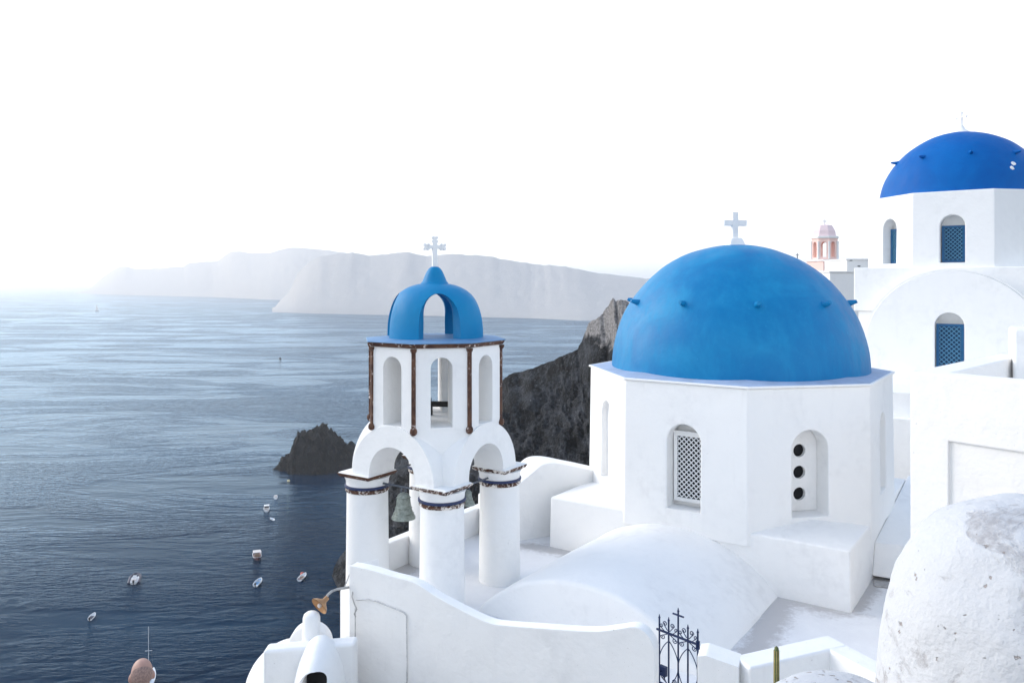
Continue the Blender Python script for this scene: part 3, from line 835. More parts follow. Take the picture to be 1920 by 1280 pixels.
hump('plaster_mound', (2.12, 5.2), [(.6,-3.6),(.56,-3.0),(.50,-2.80),(.36,-2.68),(.18,-2.645),(0,-2.64)],
     'low rough white plaster mound at the bottom edge in front of the cactus', 'mound', sx=.95, sy=.8, amp=.06, seed=11)

# cactus
b = bmn(); c = P(1456, 1210, 7.25)
lathe(b, [(.028, ZR(-4.75)), (.026, c.z-.3), (.023, c.z-.05), (.018, c.z-.015), (0, c.z)], (c.x, c.y, 0), 14)
o = obj('stem', b, 'cactus', E := empty('cactus', (c.x, c.y, ZR(-4.75))), ang=60)
tag(E, 'single slim green columnar cactus standing against the courtyard wall', 'cactus')
b = bmn()
for k in range(7):
    a = 2*PI*k/7; tube(b, [(c.x+.027*math.cos(a), c.y+.027*math.sin(a), ZR(-4.75)), (c.x+.022*math.cos(a), c.y+.022*math.sin(a), c.z-.04)], .0045, 5)
obj('rib', b, 'spine', E)

# ------------------------------------------------------------------ iron gate
def gate():
    g0 = Vector((1.592, 8.60, 0)); g1 = Vector((1.925, 8.25, 0)); d = g1-g0; Lg = d.length; du = d/Lg
    T = empty('iron_gate', (*((g0+g1)/2).xy, ZR(-5.3))); tag(T, 'narrow dark blue wrought iron gate with scrolls and a small cross on top', 'gate')
    def q(u, z, off=0): return g0+du*u+Vector((0,0,ZR(z)))+Vector((-du.y, du.x, 0))*off
    tops = (-3.585, -3.58, -3.445, -3.585, -3.59)
    for k in range(5):
        b = bmn(); u = Lg*k/4; tube(b, [q(u, -5.3), q(u, tops[k]-.03)], .0095, 8); tube(b, [q(u, tops[k]-.04), q(u, tops[k]-.025), q(u, tops[k])], .014, 8, .003)
        obj('bar', b, 'iron', T)
    for z in (-3.755, -4.32, -5.1):
        b = bmn(); tube(b, [q(-.035, z), q(Lg+.01, z)], .013, 8); obj('rail', b, 'iron', T)
    b = bmn(); tube(b, [q(Lg/2-.068, -3.525), q(Lg/2+.068, -3.525)], .010, 8); obj('cross_arm', b, 'iron', T)
    def spiral(u, z, r, a0, turns, sgn, tail):
        pts = []
        for i in range(22):
            t = i/21; rr = r*(1-.78*t); a = a0+sgn*turns*2*PI*t
            pts.append(q(u+rr*math.cos(a), z+rr*math.sin(a)))
        st = pts[0]; tl = q(*tail); m = tl.lerp(st, .5)
        return [tl, tl.lerp(st, .35), tl.lerp(st, .75)]+pts
    for kb in (1, 3):
        u = Lg*kb/4
        for s in (-1, 1):
            b = bmn()
            tube(b, spiral(u+s*.046, -3.665, .026, PI/2-s*PI/2, 1.2, s, (u+s*.015, -3.73)), .0048, 6)
            tube(b, spiral(u+s*.092, -3.70, .022, PI/2-s*PI/2+.4, 1.15, s, (u+s*.05, -3.75)), .0045, 6)
            tube(b, spiral(u+s*.075, -3.81, .030, PI/2-s*PI/2, 1.25, -s, (u+s*.012, -3.765)), .0048, 6)
            obj('scroll', b, 'iron', T)
            b = bmn(); pts = []
            for i in range(25):
                t = i/24; z = -3.84-(.47)*t; uu = u+s*(Lg/4)*math.sin(PI*t)**.8*.97
                pts.append(q(uu, z, .006*s))
            tube(b, pts, .0052, 6); obj('curved_bar', b, 'iron', T)
            b = bmn(); pts = []
            for i in range(25):
                t = i/24; z = -4.34-(.6)*t; uu = u+s*(Lg/4)*math.sin(PI*t)**.8*.97
                pts.append(q(uu, z, .006*s))
            tube(b, pts, .0052, 6)
            tube(b, spiral(u+s*.07, -4.25, .028, PI/2-s*PI/2, 1.2, s, (u+s*.012, -4.305)), .0048, 6)
            obj('curved_bar', b, 'iron', T)
    A = bmn(); f = Fr((g0+du*.045).xy, (-du.y, du.x)); 
    ext(A, f, rect(-.045, .04, ZR(-4.23), ZR(-4.13)), -.022, .022)
    B = bmn(); ext(B, f, circ(0.01, ZR(-4.18), .013, 12), -.2, .2); A = boolean(A, B)
    obj('lock_box', A, 'iron', T)
    b = bmn(); tube(b, [q(Lg+.0, -3.72, .0), q(Lg+.0, -3.80)], .022, 8); obj('hinge', b, 'iron', T)
gate()

# ------------------------------------------------------------------ lower left building
def low_house():
    Y = 9.5; T = empty('low_house', (*P(590, 1300, Y).xy, ZR(-6.5))); tag(T, 'low white rounded house with chimney and oven vent, left of the long wall', 'house')
    a, c = P(503, 1204, Y), P(672, 1190, Y+.2)
    b = bmn(); prism(b, [(a.x, a.y-.22), (c.x, c.y-.22), (c.x, c.y), (a.x, a.y)], ZR(-7.5), a.z); obj('wall', b, 'white', T, bev=.04, seg=4)
    # hump behind the chimney
    b = bmn(); q = P(582, 1207, Y+.5); f = Fr((q.x, q.y), (0, -1)); r = .262
    ext(b, f, [(-r, q.z-.2), (r, q.z-.2)]+[(r*math.cos(PI*i/24), q.z+r*math.sin(PI*i/24)) for i in range(25)], -.12, .1); obj('vaulted_ridge', b, 'white', T, bev=.03, seg=4)
    # chimney
    b = bmn(); q = P(584, 1200, Y+.18); zt = P(584, 1146, Y+.18).z
    lathe(b, [(.125, q.z-.35), (.112, q.z), (.103, zt-.07), (.09, zt-.03), (.06, zt-.007), (0, zt)], (q.x, q.y, 0), 28); obj('chimney', b, 'white', T, ang=70)
    # rounded oven front with opening
    q = P(591, 1300, Y-.35); f = Fr((q.x, q.y), (.03, -1)); zt = P(591, 1214, Y-.35).z
    A = bmn(); m = 20; ra, rb = .295, zt-(q.z-.1)
    rings = []
    for j in range(9):
        t = j/8; sc = 1-.26*t*t if j > 3 else 1-.26*t*t
        rings.append([A.verts.new(f.p(u*sc, (q.z-.6)+(z-(q.z-.6))*(1-.16*t*t), -.35+.55*t)) for u, z in [(-ra, q.z-.6), (ra, q.z-.6)]+[(ra*math.cos(PI*i/m), q.z-.1+rb*math.sin(PI*i/m)) for i in range(m+1)]])
    for p_, q_ in zip(rings, rings[1:]):
        for i in range(len(p_)): A.faces.new((p_[i], p_[(i+1) % len(p_)], q_[(i+1) % len(p_)], q_[i]))
    A.faces.new(rings[0][::-1]); A.faces.new(rings[-1])
    B = bmn(); zo = P(594, 1256, Y-.5).z; ext(B, f, archp(.27, q.z-.9, zo, 16, .03), -.05, 1); A = boolean(A, B)
    vo = obj('oven_front', A, 'white', T, ang=40, bev=.03, seg=3)
    b = bmn(); ext(b, f, archp(.262, q.z-.88, zo-.012, 16, .03), -.045, -.02); obj('opening_shade', b, 'black', vo)  # black sheet paints the shade inside the oven mouth
    # left shoulder
    b = bmn(); q = P(525, 1345, Y); lathe(b, [(.62, q.z-.6), (.615, q.z)]+[(.61*math.cos(PI/2*i/14), q.z+.63*math.sin(PI/2*i/14)) for i in range(1, 14)]+[(0, q.z+.63)], (q.x, q.y+.62, 0), 40)
    obj('rounded_shoulder', b, 'white', T, ang=180)
low_house()

# ------------------------------------------------------------------ lamp and cable
def lamp():
    T = empty('wall_lamp', P(663, 1103, 10.35)); tag(T, 'gooseneck wall lamp with a copper coloured cone shade beside the long wall', 'lamp')
    pts = smooth_prof([(0, 0), (1, 1)], 2)
    path = [P(666,1101,10.28), P(655,1100,10.15), P(645,1102,10.05), P(632,1104,9.95), P(622,1108,9.9), P(615,1114,9.86), P(611,1122,9.83)]
    b = bmn(); tube(b, path, .016, 8); arm = obj('arm', b, 'conduit', T)
    b = bmn(); tube(b, [P(646,1100,10.06), P(657,1072,10.3)], .007, 6); obj('stay_wire', b, 'conduit', arm)
    b = bmn(); c = P(610.5, 1123, 9.83); ax = Vector((-.54, -.63, -.47)).normalized(); rot = (-ax).to_track_quat('Z', 'Y').to_matrix()
    lathe(b, [(.118, -.115), (.122, -.110), (.095, -.075), (.055, -.045), (.032, -.02), (.03, .03), (.0, .035)][::1], c, 28, rot)
    for f_ in [f_ for f_ in b.faces if len(f_.verts) > 10 and f_.calc_area() > .02]: b.faces.remove(f_)
    sh = obj('shade', b, 'copper', T, ang=70)
    sh.modifiers.new('s', 'SOLIDIFY').thickness = .003
    b = bmn(); bc = c+ax*.10; bmesh.ops.create_uvsphere(b, u_segments=14, v_segments=10, radius=.028, matrix=Matrix.Translation(bc)); obj('bulb', b, 'canvas', T, ang=180)
    b = bmn(); pl = [(668,1124),(690,1122),(705,1126),(745,1142),(758,1148),(762,1154),(762.5,1200),(763,1320)]
    dx, dy = W1p[0]-W0[0], W1p[1]-W0[1]; pts = []
    for px, py in pl:
        k = (px-960)/F; t = (k*W0[1]-W0[0])/(dx-k*dy); Y = W0[1]+dy*t-.20
        pts.append(P(px, py, Y))
    tube(b, pts, .008, 6)
    tag(obj('cable_conduit', b, 'palecable', base=pts[0], ang=60), 'thin painted cable conduit crossing and dropping down the long foreground wall', 'cable')
    b = bmn(); tube(b, [P(662,1104,10.12), P(660,1118,10.05), P(664,1130,10.03), P(669,1142,10.02), P(664,1150,10.02), P(667,1156,10.03)], .008, 6); tube(b, [P(666,1140,10.02), P(666,1330,10.02)], .006, 6)
    tag(obj('junction_cable', b, 'conduit', base=P(667,1150,10.2), ang=60), 'tangled grey cable hanging at the wall corner under the lamp', 'cable')
lamp()

# ------------------------------------------------------------------ second church (cobalt dome)
def church2():
    C = (16.7, 29.6); T = empty('cobalt_domed_church', (C[0], C[1], ZR(-7))); tag(T, 'white church at the upper right with a deep cobalt dome and blue latticed windows', 'church')
    nd = -34.; cor = -12.
    A = bmn(); prism(A, ngon(C, 3.24, cor), ZR(.45), ZR(3.10), ngon(C, 3.2, cor)); ap = 3.2*math.cos(R(22.5))
    faces = [Fr(Vector(C)+dirv(cor+k).xy*ap, dirv(cor+k)) for k in (-67.5, -22.5, 22.5)]
    faces = faces[:2]
    for f in faces:
        B = bmn(); ext(B, f, archp(.76, ZR(.65), ZR(2.28)), -.42, .5); A = boolean(A, B)
    obj('drum', A, 'white', T, ang=30, bev=.03)
    for f in faces: lattice_panel(f, T, .70, ZR(.67), ZR(1.93), -.30, .08, .095, .022, 'teal', 'lattice', 'tealdark', ('window', 'lattice', 'dark_backing'))
    b = bmn(); n = 36; z0 = ZR(2.75)
    lathe(b, [(2.8, z0-.02)]+[(2.8*math.cos(PI/2*i/n), z0+2.78*math.sin(PI/2*i/n)) for i in range(n)]+[(0, z0+2.78)], (*C, 0), 80)
    for v in b.verts: v.co += (v.co-Vector((*C, z0))).normalized()*(noise.noise(v.co*.9)*.02+noise.noise(v.co*2.3)*.008)
    D = obj('dome', b, 'cobalt', T, ang=180)
    for k in range(9):
        a = -16.+40*k-6; e = 38
        d = Vector((math.sin(R(a))*math.cos(R(e)), -math.cos(R(a))*math.cos(R(e)), math.sin(R(e)))); p = Vector((*C, z0))+d*2.78; out = (dirv(a)+Vector((0,0,.1))).normalized()
        b = bmn(); tube(b, [p-out*.05, p+out*.06, p+out*.24], .10, 7, .03); obj('peg', b, 'cobalt', D, ang=60)
    for (a, e) in ((9, 27), (6.5, 23.5)):
        d = Vector((math.sin(R(a))*math.cos(R(e)), -math.cos(R(a))*math.cos(R(e)), math.sin(R(e)))); p = Vector((*C, z0))+d*2.79
        b = bmn(); lathe(b, [(.07, -.02), (.075, .02), (.04, .035), (0, .04)], p, 7, d.to_track_quat('Z', 'Y').to_matrix()); jitter(b, .03, 9); obj('bare_patch', b, 'white', D)
    b = bmn(); lathe(b, [(.36, ZR(5.44)), (.27, ZR(5.56)), (.14, ZR(5.66)), (.07, ZR(5.80)), (0, ZR(5.82))], (*C, 0), 24); cb = obj('cross_base', b, 'white', T)
    b = bmn(); f = Fr(C, dirv(-68)); ext(b, f, rect(-.035, .035, ZR(5.76), ZR(6.28)), -.03, .03); ext(b, f, rect(-.20, -.035, ZR(6.08), ZR(6.14)), -.028, .028); ext(b, f, rect(.035, .20, ZR(6.08), ZR(6.14)), -.028, .028)
    for (u, z) in ((-.2, 6.11), (.2, 6.11), (0, 6.29)): ext(b, f, circ(u, ZR(z), .045, 10), -.025, .025)
    obj('cross', b, 'white', cb)
    # square body with ledge
    s = nd+45
    b = bmn(); prism(b, ngon(C, 4.44, s, 4), ZR(-1.05), ZR(.5)); obj('body', b, 'white', T, bev=.04)
    b = bmn(); prism(b, ngon(C, 4.25, s, 4), ZR(-8), ZR(-1.052)); obj('lower_body', b, 'white', T, bev=.03)
    # vaulted front
    nv = dirv(nd); f = Fr(C, nv); r = 2.70; zc = ZR(.37)-r
    prof = [(-r, ZR(-8)), (r, ZR(-8))]+[(r*math.cos(PI*i/40), zc+r*math.sin(PI*i/40)) for i in range(41)]
    A = bmn(); ext(A, f, prof, 2.9, 3.62); 
    B = bmn(); ext(B, f, archp(.88, ZR(-3.05), ZR(-1.04), 18, -.06), 3.2, 4.5); A = boolean(A, B); obj('vaulted_front', A, 'white', T, ang=30, bev=.025)
    fw = Fr(Vector(C)+nv.xy*3.62, nv); fw.o += fw.r*-.06
    lattice_panel(fw, T, .82, ZR(-2.95), ZR(-1.42), -.24, .09, .105, .024, 'teal', 'lattice', 'tealdark', ('window', 'lattice', 'dark_backing'))
    b = bmn()
    R2 = r+.07; ring = []
    for i in range(41): ring.append((R2*math.cos(PI*i/40), zc+R2*math.sin(PI*i/40)))
    for i in range(41): ring.append(((r+.005)*math.cos(PI*(40-i)/40), zc+(r+.005)*math.sin(PI*(40-i)/40)))
    ext(b, f, ring, 2.9, 3.58); obj('arch_moulding', b, 'white', T, ang=30)
    # podium
    nv2 = dirv(nd); f = Fr(C, nv2)
    b = bmn(); ext(b, f, rect(-5.2, 5.5, ZR(-8), ZR(-3.35)), 3.5, 7.2); obj('podium', b, 'white', T, bev=.04)
    b = bmn(); ext(b, f, rect(-5.4, 5.5, ZR(-8), ZR(-4.1)), 3.5, 7.5); obj('podium_step', b, 'white', T, bev=.04)
church2()

# ------------------------------------------------------------------ far village behind the domes
def far_tower():
    Y = 120.; k = Y/F; cx = (1546-960)*k; T = empty('pink_bell_tower', (cx, Y, ZR(-8))); tag(T, 'distant pale pink tiered bell tower between the two domes', 'bell tower')
    def z(py): return ZR((HOR-py)*k)
    rot = 20
    def sq(r, n=4, a=rot): return ngon((cx, Y), r, a+45 if n == 4 else a, n)
    b = bmn(); prism(b, sq(2.6), ZR(-8), z(508)); obj('base', b, 'white_far', T)
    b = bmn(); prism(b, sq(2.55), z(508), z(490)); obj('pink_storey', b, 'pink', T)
    b = bmn(); prism(b, sq(2.75), z(490), z(487)); obj('lower_cornice', b, 'white_far', T)
    b = bmn(); prism(b, sq(2.2), z(487), z(484)); prism(b, sq(1.9), z(484), z(447.2))
    A = b
    C0 = (cx, Y)
    A = bmn(); prism(A, ngon(C0, 1.95, rot+22.5, 8), z(487), z(447.5))
    B = bmn(); prism(B, ngon(C0, 1.5, rot+22.5, 8), z(483), z(449)); A = boolean(A, B)
    for q in range(4):
        B = bmn(); ext(B, Fr(C0, dirv(rot+45*q)), archp(.72, z(482.5), z(454)), -4, 4); A = boolean(A, B)
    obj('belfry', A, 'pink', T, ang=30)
    for q in range(8):
        b = bmn(); c = Vector((cx, Y, 0))+dirv(rot+22.5+45*q)*1.95; lathe(b, [(.17, z(486)), (.14, z(484)), (.14, z(456)), (.2, z(453))], c, 10); obj('column', b, 'white_far', T)
    b = bmn(); prism(b, ngon(C0, 2.1, rot+22.5, 8), z(447.5), z(443.5)); obj('upper_cornice', b, 'white_far', T)
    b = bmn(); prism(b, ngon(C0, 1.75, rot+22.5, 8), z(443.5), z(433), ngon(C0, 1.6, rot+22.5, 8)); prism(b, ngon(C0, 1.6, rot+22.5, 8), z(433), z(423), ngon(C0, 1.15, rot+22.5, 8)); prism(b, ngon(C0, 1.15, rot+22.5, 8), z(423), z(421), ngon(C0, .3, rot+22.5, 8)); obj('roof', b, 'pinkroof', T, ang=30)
    b = bmn(); f = Fr(C0, (0, -1)); ext(b, f, rect(-.09, .09, z(421.5), z(411)), -.09, .09); ext(b, f, rect(-.35, -.09, z(416), z(414)), -.08, .08); ext(b, f, rect(.09, .35, z(416), z(414)), -.08, .08); obj('cross', b, 'white_far', T)
far_tower()
def far_house(px0, px1, py0, Y, dep, label, vents=(), name='white_house'):
    k = Y/F; x0, x1 = (px0-960)*k, (px1-960)*k; zt = ZR((HOR-py0)*k)
    T = empty(name, ((x0+x1)/2, Y, ZR(-8))); tag(T, label, 'house', 'white houses behind the domes')
    b = bmn(); box(b, x0, x1, Y, Y+dep, ZR(-8), zt-.12); obj('wall', b, 'white_far', T, bev=.02)
    b = bmn(); box(b, x0-.08, x1+.08, Y-.08, Y+dep+.08, zt-.118, zt); obj('roof_edge', b, 'white_far', T, bev=.02)
    for (a, c, d, e) in vents:
        b = bmn(); box(b, (a-960)*k, (c-960)*k, Y-.03, Y+.05, ZR((HOR-e)*k), ZR((HOR-d)*k)); obj('window', b, 'steel', T)
    return T
far_house(1556, 1640, 508, 62, 6, 'plain white house wall just right of the large light blue dome')
far_house(1588, 1650, 485, 70, 5, 'small white flat roofed house with two dark vents above the plain white house', [(1593,1598,487,489),(1608,1613,498,500)])
far_house(1500, 1570, 513, 88, 6, 'low white house below the distant pink bell tower')
b = bmn(); q = P(1495, 490, 90); tube(b, [(q.x, q.y, ZR(-8)), P(1495, 475, 90)], .05, 6); tube(b, [P(1492, 478, 90), P(1498, 478, 90)], .03, 6)
tag(obj('antenna', b, 'steel', base=(q.x, q.y, ZR(-8))), 'thin roof antenna showing above the right shoulder of the light blue dome', 'antenna')
# ------------------------------------------------------------------ boats
def hull_bm(Lh, Wh, Hh, z0=0, flat_stern=.8, n=14, open_=True):
    """bow toward +y; open shell with floor"""
    b = bmn(); rings = []
    for i in range(n+1):
        t = i/n; y = -Lh/2+Lh*t
        wd = Wh/2*(flat_stern+(1-flat_stern)*math.sin(min(1, t*2)*PI/2))*(1 if t < .45 else max(.02, math.cos((t-.45)/.55*PI/2)**.75))
        sh = Hh*(1+.35*t*t)
        row = [(-wd, sh), (-wd*.92, sh*.45), (-wd*.5, 0.), (wd*.5, 0.), (wd*.92, sh*.45), (wd, sh), (wd*.84, sh*.985), (wd*.75, sh*.42), (-wd*.75, sh*.42), (-wd*.84, sh*.985)]
        if not open_: row = row[:6]+[(wd*.5, sh*1.04), (-wd*.5, sh*1.04)]
        rings.append([b.verts.new((x, y+(z/sh-.5)*.1*Lh*t*t, z0+z)) for x, z in row])
    m = len(rings[0])
    for p, q in zip(rings, rings[1:]):
        for i in range(m): b.faces.new((p[i], p[(i+1) % m], q[(i+1) % m], q[i]))
    b.faces.new(rings[0][::-1]); b.faces.new(rings[-1])
    return b
def heading(px, Y, dx, dy):
    """compass angle of a bow that points dx right and dy up in the photograph"""
    dY = dy*Y*Y/(F*EZ); dX = (dx*Y+(px-960)*dY)/F
    return math.degrees(-math.atan2(dX, dY))
def place_boat(name, px, py, label, cat, bow, parts, sc=1.0, group='boats moored in the bay'):
    Y = EZ*F/(py-HOR); p = Vector(((px-960)/F*Y, Y, 0)); head = heading(px, Y, *bow)
    T = empty(name, p); tag(T, label, cat, group)
    rz = Matrix.Rotation(R(head), 4, 'Z')
    made = {}
    for nm, bm, m, par in parts:
        for v in bm.verts: v.co = (rz @ (v.co*sc))+p
        made.setdefault(nm, obj(nm, bm, m, made.get(par, T) if par else T, ang=40))
    return T
def bxb(x0, x1, y0, y1, z0, z1):
    b = bmn(); box(b, x0, x1, y0, y1, z0, z1); return b
def tb(pts, r, n=8):
    b = bmn(); tube(b, pts, r, n); return b
def rib_tube(Lr, Wr, r, z):
    b = bmn(); pts = [(-Wr/2, -Lr/2, z), (-Wr/2, 0, z), (-Wr/2, Lr*.22, z), (-Wr*.4, Lr*.36, z+.05), (-Wr*.2, Lr*.46, z+.12), (0, Lr*.5, z+.15), (Wr*.2, Lr*.46, z+.12), (Wr*.4, Lr*.36, z+.05), (Wr/2, Lr*.22, z), (Wr/2, 0, z), (Wr/2, -Lr/2, z)]
    tube(b, pts, r, 10); return b
def outboard(y, z=.3):
    b = bmn(); box(b, -.18, .18, y-.35, y, z+.25, z+.75); box(b, -.08, .08, y-.25, y-.08, -.3, z+.25); return b
# dark inflatable with white deck
place_boat('inflatable_boat', 253, 1088, 'dark inflatable boat with pale deck and black engine, alone left of the other boats', 'boat', (9, 25),
    [('hull', hull_bm(4.9, 1.7, .45), 'boatwhite', None), ('tube', rib_tube(5.6, 2.1, .27, .45), 'boatdark', None), ('deck', bxb(-.6, .6, -2.2, 1.3, .40, .46), 'boatwhite', None), ('console', bxb(-.35, .35, -.4, .3, .46, 1.15), 'boatwhite', None), ('windscreen', bxb(-.3, .3, .3, .36, 1.0, 1.4), 'grey', 'console'), ('seat', bxb(-.5, .5, -1.6, -1.1, .46, .85), 'canvas', None), ('bow_cushion', bxb(-.6, .6, 1.3, 1.9, .46, .7), 'boatdark', None), ('outboard_motor', outboard(-2.6), 'grey', None)], 1.5)
place_boat('dinghy', 173, 1158, 'tiny white dinghy with a dark middle, closest above the head of the person', 'boat', (9, 11),
    [('hull', hull_bm(3.0, 1.25, .5), 'boatwhite', None), ('bench', bxb(-.5, .5, -.1, .15, .32, .38), 'boatdark', None), ('floor_mat', bxb(-.38, .38, -1.2, .7, .22, .25), 'boatdark', None), ('outboard_motor', outboard(-1.6, .15), 'grey', None)], 1.35)
canopy = bmn(); prism(canopy, [(-1.35,-1.9),(1.35,-1.9),(1.5,1.0),(-1.5,1.0)], 2.35, 2.45, [(-1.25,-1.8),(1.25,-1.8),(1.4,.9),(-1.4,.9)])
place_boat('fishing_boat', 482, 1046, 'oxblood wooden fishing boat with a cream canopy and dark waterline', 'boat', (4, -20),
    [('hull', hull_bm(6.6, 3.0, 1.0, 0), 'boatred', None), ('waterline', hull_bm(6.5, 2.9, .25, -.12, open_=False), 'boatdark', None), ('gunwale', rib_tube(6.2, 2.9, .07, 1.08), 'boatwhite', None), ('cabin', bxb(-.8, .8, -.6, 1.2, .6, 1.7), 'boatwood', None), ('canopy', canopy, 'canvas', None), ('post', tb([(-1.2,-1.7,.9), (-1.2,-1.7,2.36)], .05), 'boatwhite', None)])
place_boat('rowing_boat', 484, 1094, 'light blue open boat with an outboard, alone below the fishing boat', 'boat', (10, 12),
    [('hull', hull_bm(4.1, 1.7, .62), 'boatwhite', None), ('floor', bxb(-.55, .55, -1.4, .9, .27, .30), 'boatblue', None), ('bench', bxb(-.72, .72, -.3, .05, .42, .48), 'boatblue', None), ('bow_deck', bxb(-.4, .4, .9, 1.5, .60, .68), 'boatblue', None), ('outboard_motor', outboard(-2.1), 'grey', None)], 1.35)
place_boat('rowing_boat', 567, 1084, 'white open boat with a wooden bench, just below the round red buoy', 'boat', (11, 11),
    [('hull', hull_bm(4.0, 1.6, .6), 'boatwhite', None), ('bench', bxb(-.68, .68, -.2, .1, .42, .48), 'boatwood', None), ('stern_bench', bxb(-.6, .6, -1.7, -1.2, .42, .48), 'boatred', None), ('floor', bxb(-.5, .5, -1.2, .9, .27, .30), 'boatwood', None)], 1.35)
place_boat('motor_boat', 500, 956, 'white cabin motor boat with a yellowish windscreen, seen from behind', 'boat', (1, 14),
    [('hull', hull_bm(6.0, 2.6, 1.0), 'boatwhite', None), ('cabin', bxb(-.95, .95, -.4, 1.5, .9, 1.75), 'canvas', None), ('windscreen', bxb(-.9, .9, -.48, -.40, 1.2, 1.8), 'grey', 'cabin'), ('roof', bxb(-1.1, 1.1, -1.1, 1.2, 2.1, 2.2), 'boatwhite', None), ('seat', bxb(-1.0, 1.0, -2.6, -2.1, .5, .95), 'canvas', None), ('waterline', hull_bm(5.9, 2.5, .22, -.1, open_=False), 'grey', None)])
place_boat('dinghy', 510, 974, 'small white dinghy just below the cabin motor boat', 'boat', (-9, 4),
    [('hull', hull_bm(3.1, 1.4, .5), 'boatwhite', None), ('bench', bxb(-.5, .5, -.1, .2, .32, .40), 'boatblue', None)])
place_boat('motor_boat', 517, 934, 'small white boat furthest from the viewer of the moored boats, above the cabin motor boat', 'boat', (1, 10),
    [('hull', hull_bm(3.8, 1.9, .8), 'boatwhite', None), ('cabin', bxb(-.6, .6, -.3, .9, .7, 1.35), 'canvas', None)])
def buoy(px, py, r, m, label):
    Y = EZ*F/(py-HOR); p = Vector(((px-960)/F*Y, Y, 0)); T = empty('buoy', p); tag(T, label, 'buoy', 'buoys in the bay')
    b = bmn(); bmesh.ops.create_uvsphere(b, u_segments=20, v_segments=14, radius=r, matrix=Matrix.Translation(p+Vector((0,0,r*.35)))); obj('float', b, m, T, ang=180)
    b = bmn(); lathe(b, [(.25*r, r*1.25), (.25*r, r*1.6), (0, r*1.65)], p, 12); obj('mooring_eye', b, 'grey', T)
buoy(567, 1077, .72, 'buoyred', 'round red buoy beside the white open boat')
buoy(541, 902, .7, 'buoyyellow', 'small pale yellow buoy on the water below the rocky islet')
buoy(525, 673, 1.6, 'grey', 'tiny dark buoy alone on the open water left of the blue cupola')
# moored yacht behind the person's head
def yacht(px, py, Ls, label, head, sails, name='sailing_boat'):
    Y = EZ*F/(py-HOR); p = Vector(((px-960)/F*Y, Y, 0)); T = empty(name, p); tag(T, label, 'sailboat')
    rz = Matrix.Rotation(R(head), 4, 'Z')
    def add(nm, bm, m, par=None):
        for v in bm.verts: v.co = (rz @ v.co)+p
        return obj(nm, bm, m, par or T, ang=40)
    add('hull', hull_bm(Ls, Ls*.27, Ls*.085, 0, .75, 18, False), 'boatwhite'); add('cabin', bxb(-Ls*.06, Ls*.06, -Ls*.15, Ls*.17, Ls*.08, Ls*.125), 'boatwhite')
    h = Ls*1.18
    ms = add('mast', tb([(0, Ls*.07, Ls*.08), (0, Ls*.07, h)], Ls*.006), 'boatwhite'); add('spreader', tb([(-Ls*.07, Ls*.07, h*.58), (Ls*.07, Ls*.07, h*.58)], Ls*.006), 'boatwhite', ms)
    add('boom', tb([(0, Ls*.07, Ls*.17), (0, -Ls*.33, Ls*.17)], Ls*.011), 'boatdark', ms)
    add('rigging', tb([(0, Ls*.07, h), (0, Ls*.5, Ls*.12)], Ls*.002, 5), 'steel', ms)
    if sails:
        for nm, pts in (('mainsail', [(0, Ls*.06, h*.97), (0, Ls*.06, Ls*.19), (0, -Ls*.33, Ls*.19)]), ('jib', [(0, Ls*.09, h*.9), (0, Ls*.47, Ls*.14), (0, Ls*.12, Ls*.16)])):
            b = bmn(); a = [Vector(q) for q in pts]; k = 8; rows = []
            for i in range(k+1):
                l, r_ = a[0].lerp(a[1], i/k), a[0].lerp(a[2], i/k)
                rows.append([l.lerp(r_, j/k)+Vector((.10*Ls*math.sin(PI*j/k)*(i/k), 0, 0)) for j in range(k+1)])
            b.free(); b = grid_mesh(rows); bmesh.ops.solidify(b, geom=b.faces[:], thickness=.04)
            add(nm, b, 'boatwhite')
yacht(277, 1284, 12.0, 'white moored yacht with a bare mast, half hidden behind the head of the person', 12, False)
yacht(182, 583, 22, 'tiny white sailing boat under sail far out near the horizon', 60, True)

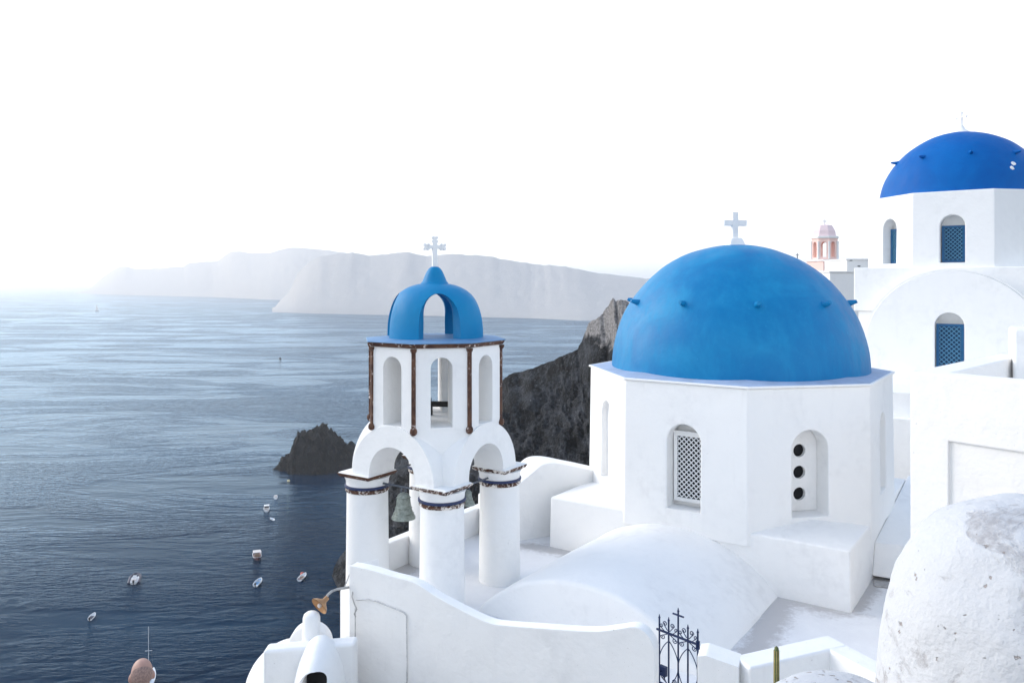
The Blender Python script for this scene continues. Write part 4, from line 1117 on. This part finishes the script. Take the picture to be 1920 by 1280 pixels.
# ------------------------------------------------------------------ person (only the back of the head is in the frame)
def person():
    top = P(266, 1234, 6.2); x, y, zt = top; H = 1.78; z0 = zt-H
    T = empty('person', (x, y, z0)); tag(T, 'person with cropped grey hair and a white collar seen from behind at the bottom edge', 'person')
    def cap(b, p, q, r0, r1, n=14):
        p, q = Vector(p), Vector(q); b_ = b
        tube(b_, [p, p.lerp(q, .33), p.lerp(q, .66), q], r0, n, r1)
        for c, r in ((p, r0), (q, r1)): bmesh.ops.create_uvsphere(b_, u_segments=n, v_segments=8, radius=r, matrix=Matrix.Translation(c))
    def ell(b, c, sx, sy, sz): bmesh.ops.create_uvsphere(b, u_segments=24, v_segments=16, radius=1, matrix=Matrix.Translation(c)@Matrix.Diagonal((sx, sy, sz, 1)))
    def remesh(b, vx, name, m, par):
        for v in b.verts: v.co += Vector((x, y, z0))
        o = obj(name, b, m, par, ang=180); r = o.modifiers.new('r', 'REMESH'); r.mode = 'VOXEL'; r.voxel_size = vx; r.use_smooth_shade = True
        s = o.modifiers.new('s', 'SMOOTH'); s.iterations = 4
        return o
    b = bmn()
    ell(b, (0, .0, 1.675), .078, .098, .102); ell(b, (0, .045, 1.61), .058, .06, .075)      # skull, jaw
    cap(b, (0, .005, 1.46), (0, .01, 1.60), .062, .056)
    for s in (-1, 1):
        ell(b, (s*.084, -.004, 1.638), .014, .022, .034)                                 # ears
        ell(b, (s*.03, .088, 1.668), .012, .01, .008)
        cap(b, (s*.19, 0, 1.40), (s*.24, -.02, 1.12), .052, .042); cap(b, (s*.24, -.02, 1.12), (s*.24, .09, .90), .040, .028)
        ell(b, (s*.24, .125, .845), .022, .035, .045)
        for k, (l, off) in enumerate(((.075, -.03), (.085, -.01), (.08, .012), (.062, .032))):
            cap(b, (s*.24, .13+off, .81), (s*.235, .15+off, .81-l), .011, .008, 8)
        cap(b, (s*.225, .155, .85), (s*.20, .185, .80), .012, .009, 8)
        cap(b, (s*.095, 0, .92), (s*.10, 0, .50), .085, .058); cap(b, (s*.10, 0, .50), (s*.10, -.02, .09), .055, .036)
        cap(b, (s*.10, -.04, .05), (s*.11, .14, .035), .042, .034)
    ell(b, (0, .112, 1.635), .012, .018, .022); ell(b, (0, .10, 1.59), .022, .01, .007)
    cap(b, (0, 0, 1.35), (0, 0, .98), .15, .13); ell(b, (0, 0, 1.36), .19, .10, .10); ell(b, (0, 0, .95), .16, .11, .11)
    body = remesh(b, .011, 'body', 'skin', T)
    b = bmn(); ell(b, (0, -.002, 1.675), .0785, .0985, .1025)
    bmesh.ops.bisect_plane(b, geom=b.verts[:]+b.edges[:]+b.faces[:], plane_co=(0, -.035, 1.70), plane_no=(0, .80, .60), clear_outer=True)
    bmesh.ops.bisect_plane(b, geom=b.verts[:]+b.edges[:]+b.faces[:], plane_co=(0, -.05, 1.585), plane_no=(0, .2, -1), clear_outer=True)
    for v in b.verts: v.co += (v.co-Vector((0, 0, 1.66))).normalized()*.002*noise.noise(v.co*60)
    for v in b.verts: v.co += Vector((x, y, z0))
    hr = obj('hair', b, 'hair', body, ang=180); hr.modifiers.new('s', 'SOLIDIFY').thickness = -.003
    b = bmn(); ell(b, (0, 0, 1.36), .205, .125, .125); cap(b, (0, 0, 1.33), (0, 0, .98), .165, .15); 
    for s in (-1, 1): cap(b, (s*.185, 0, 1.40), (s*.235, -.015, 1.16), .072, .062)
    remesh(b, .015, 'shirt', 'shirt', T)
    b = bmn(); lathe(b, [(.088, 1.46), (.078, 1.50), (.071, 1.535), (.068, 1.535), (.07, 1.48)], (x, y+.005, z0), 28); obj('collar', b, 'shirt', T)
    b = bmn(); ell(b, (0, 0, .95), .175, .13, .12)
    for s in (-1, 1): cap(b, (s*.095, 0, .90), (s*.10, 0, .50), .10, .078); cap(b, (s*.10, 0, .50), (s*.10, -.02, .12), .075, .06)
    remesh(b, .015, 'trousers', 'trousers', T)
    T.rotation_euler.z = R(25)
    b = bmn(); box(b, x-1.2, x+1.4, y-1.2, y+.9, z0-2.5, z0); tag(obj('lookout_paving', b, 'white', smooth=False), kind='structure')
person()
b = bmn(); box(b, -3, 3, -6, .9, ZR(-4), ZR(-1.65)); tag(obj('lane_paving', b, 'white', smooth=False), kind='structure')

# ------------------------------------------------------------------ haze
hz, nt, pb = mat('sea_haze'); nt.nodes.remove(pb)
pv = nt.nodes.new('ShaderNodeVolumePrincipled'); pv.inputs['Color'].default_value = (.985, .993, 1, 1); pv.inputs['Density'].default_value = .00013; pv.inputs['Anisotropy'].default_value = .42
L(nt, pv.outputs[0], nt.nodes['Material Output'].inputs['Volume'])
b = bmn(); box(b, -29500, 29500, -29500, 29500, -4, 390)
tag(obj('haze', b, hz, smooth=False), kind='stuff')
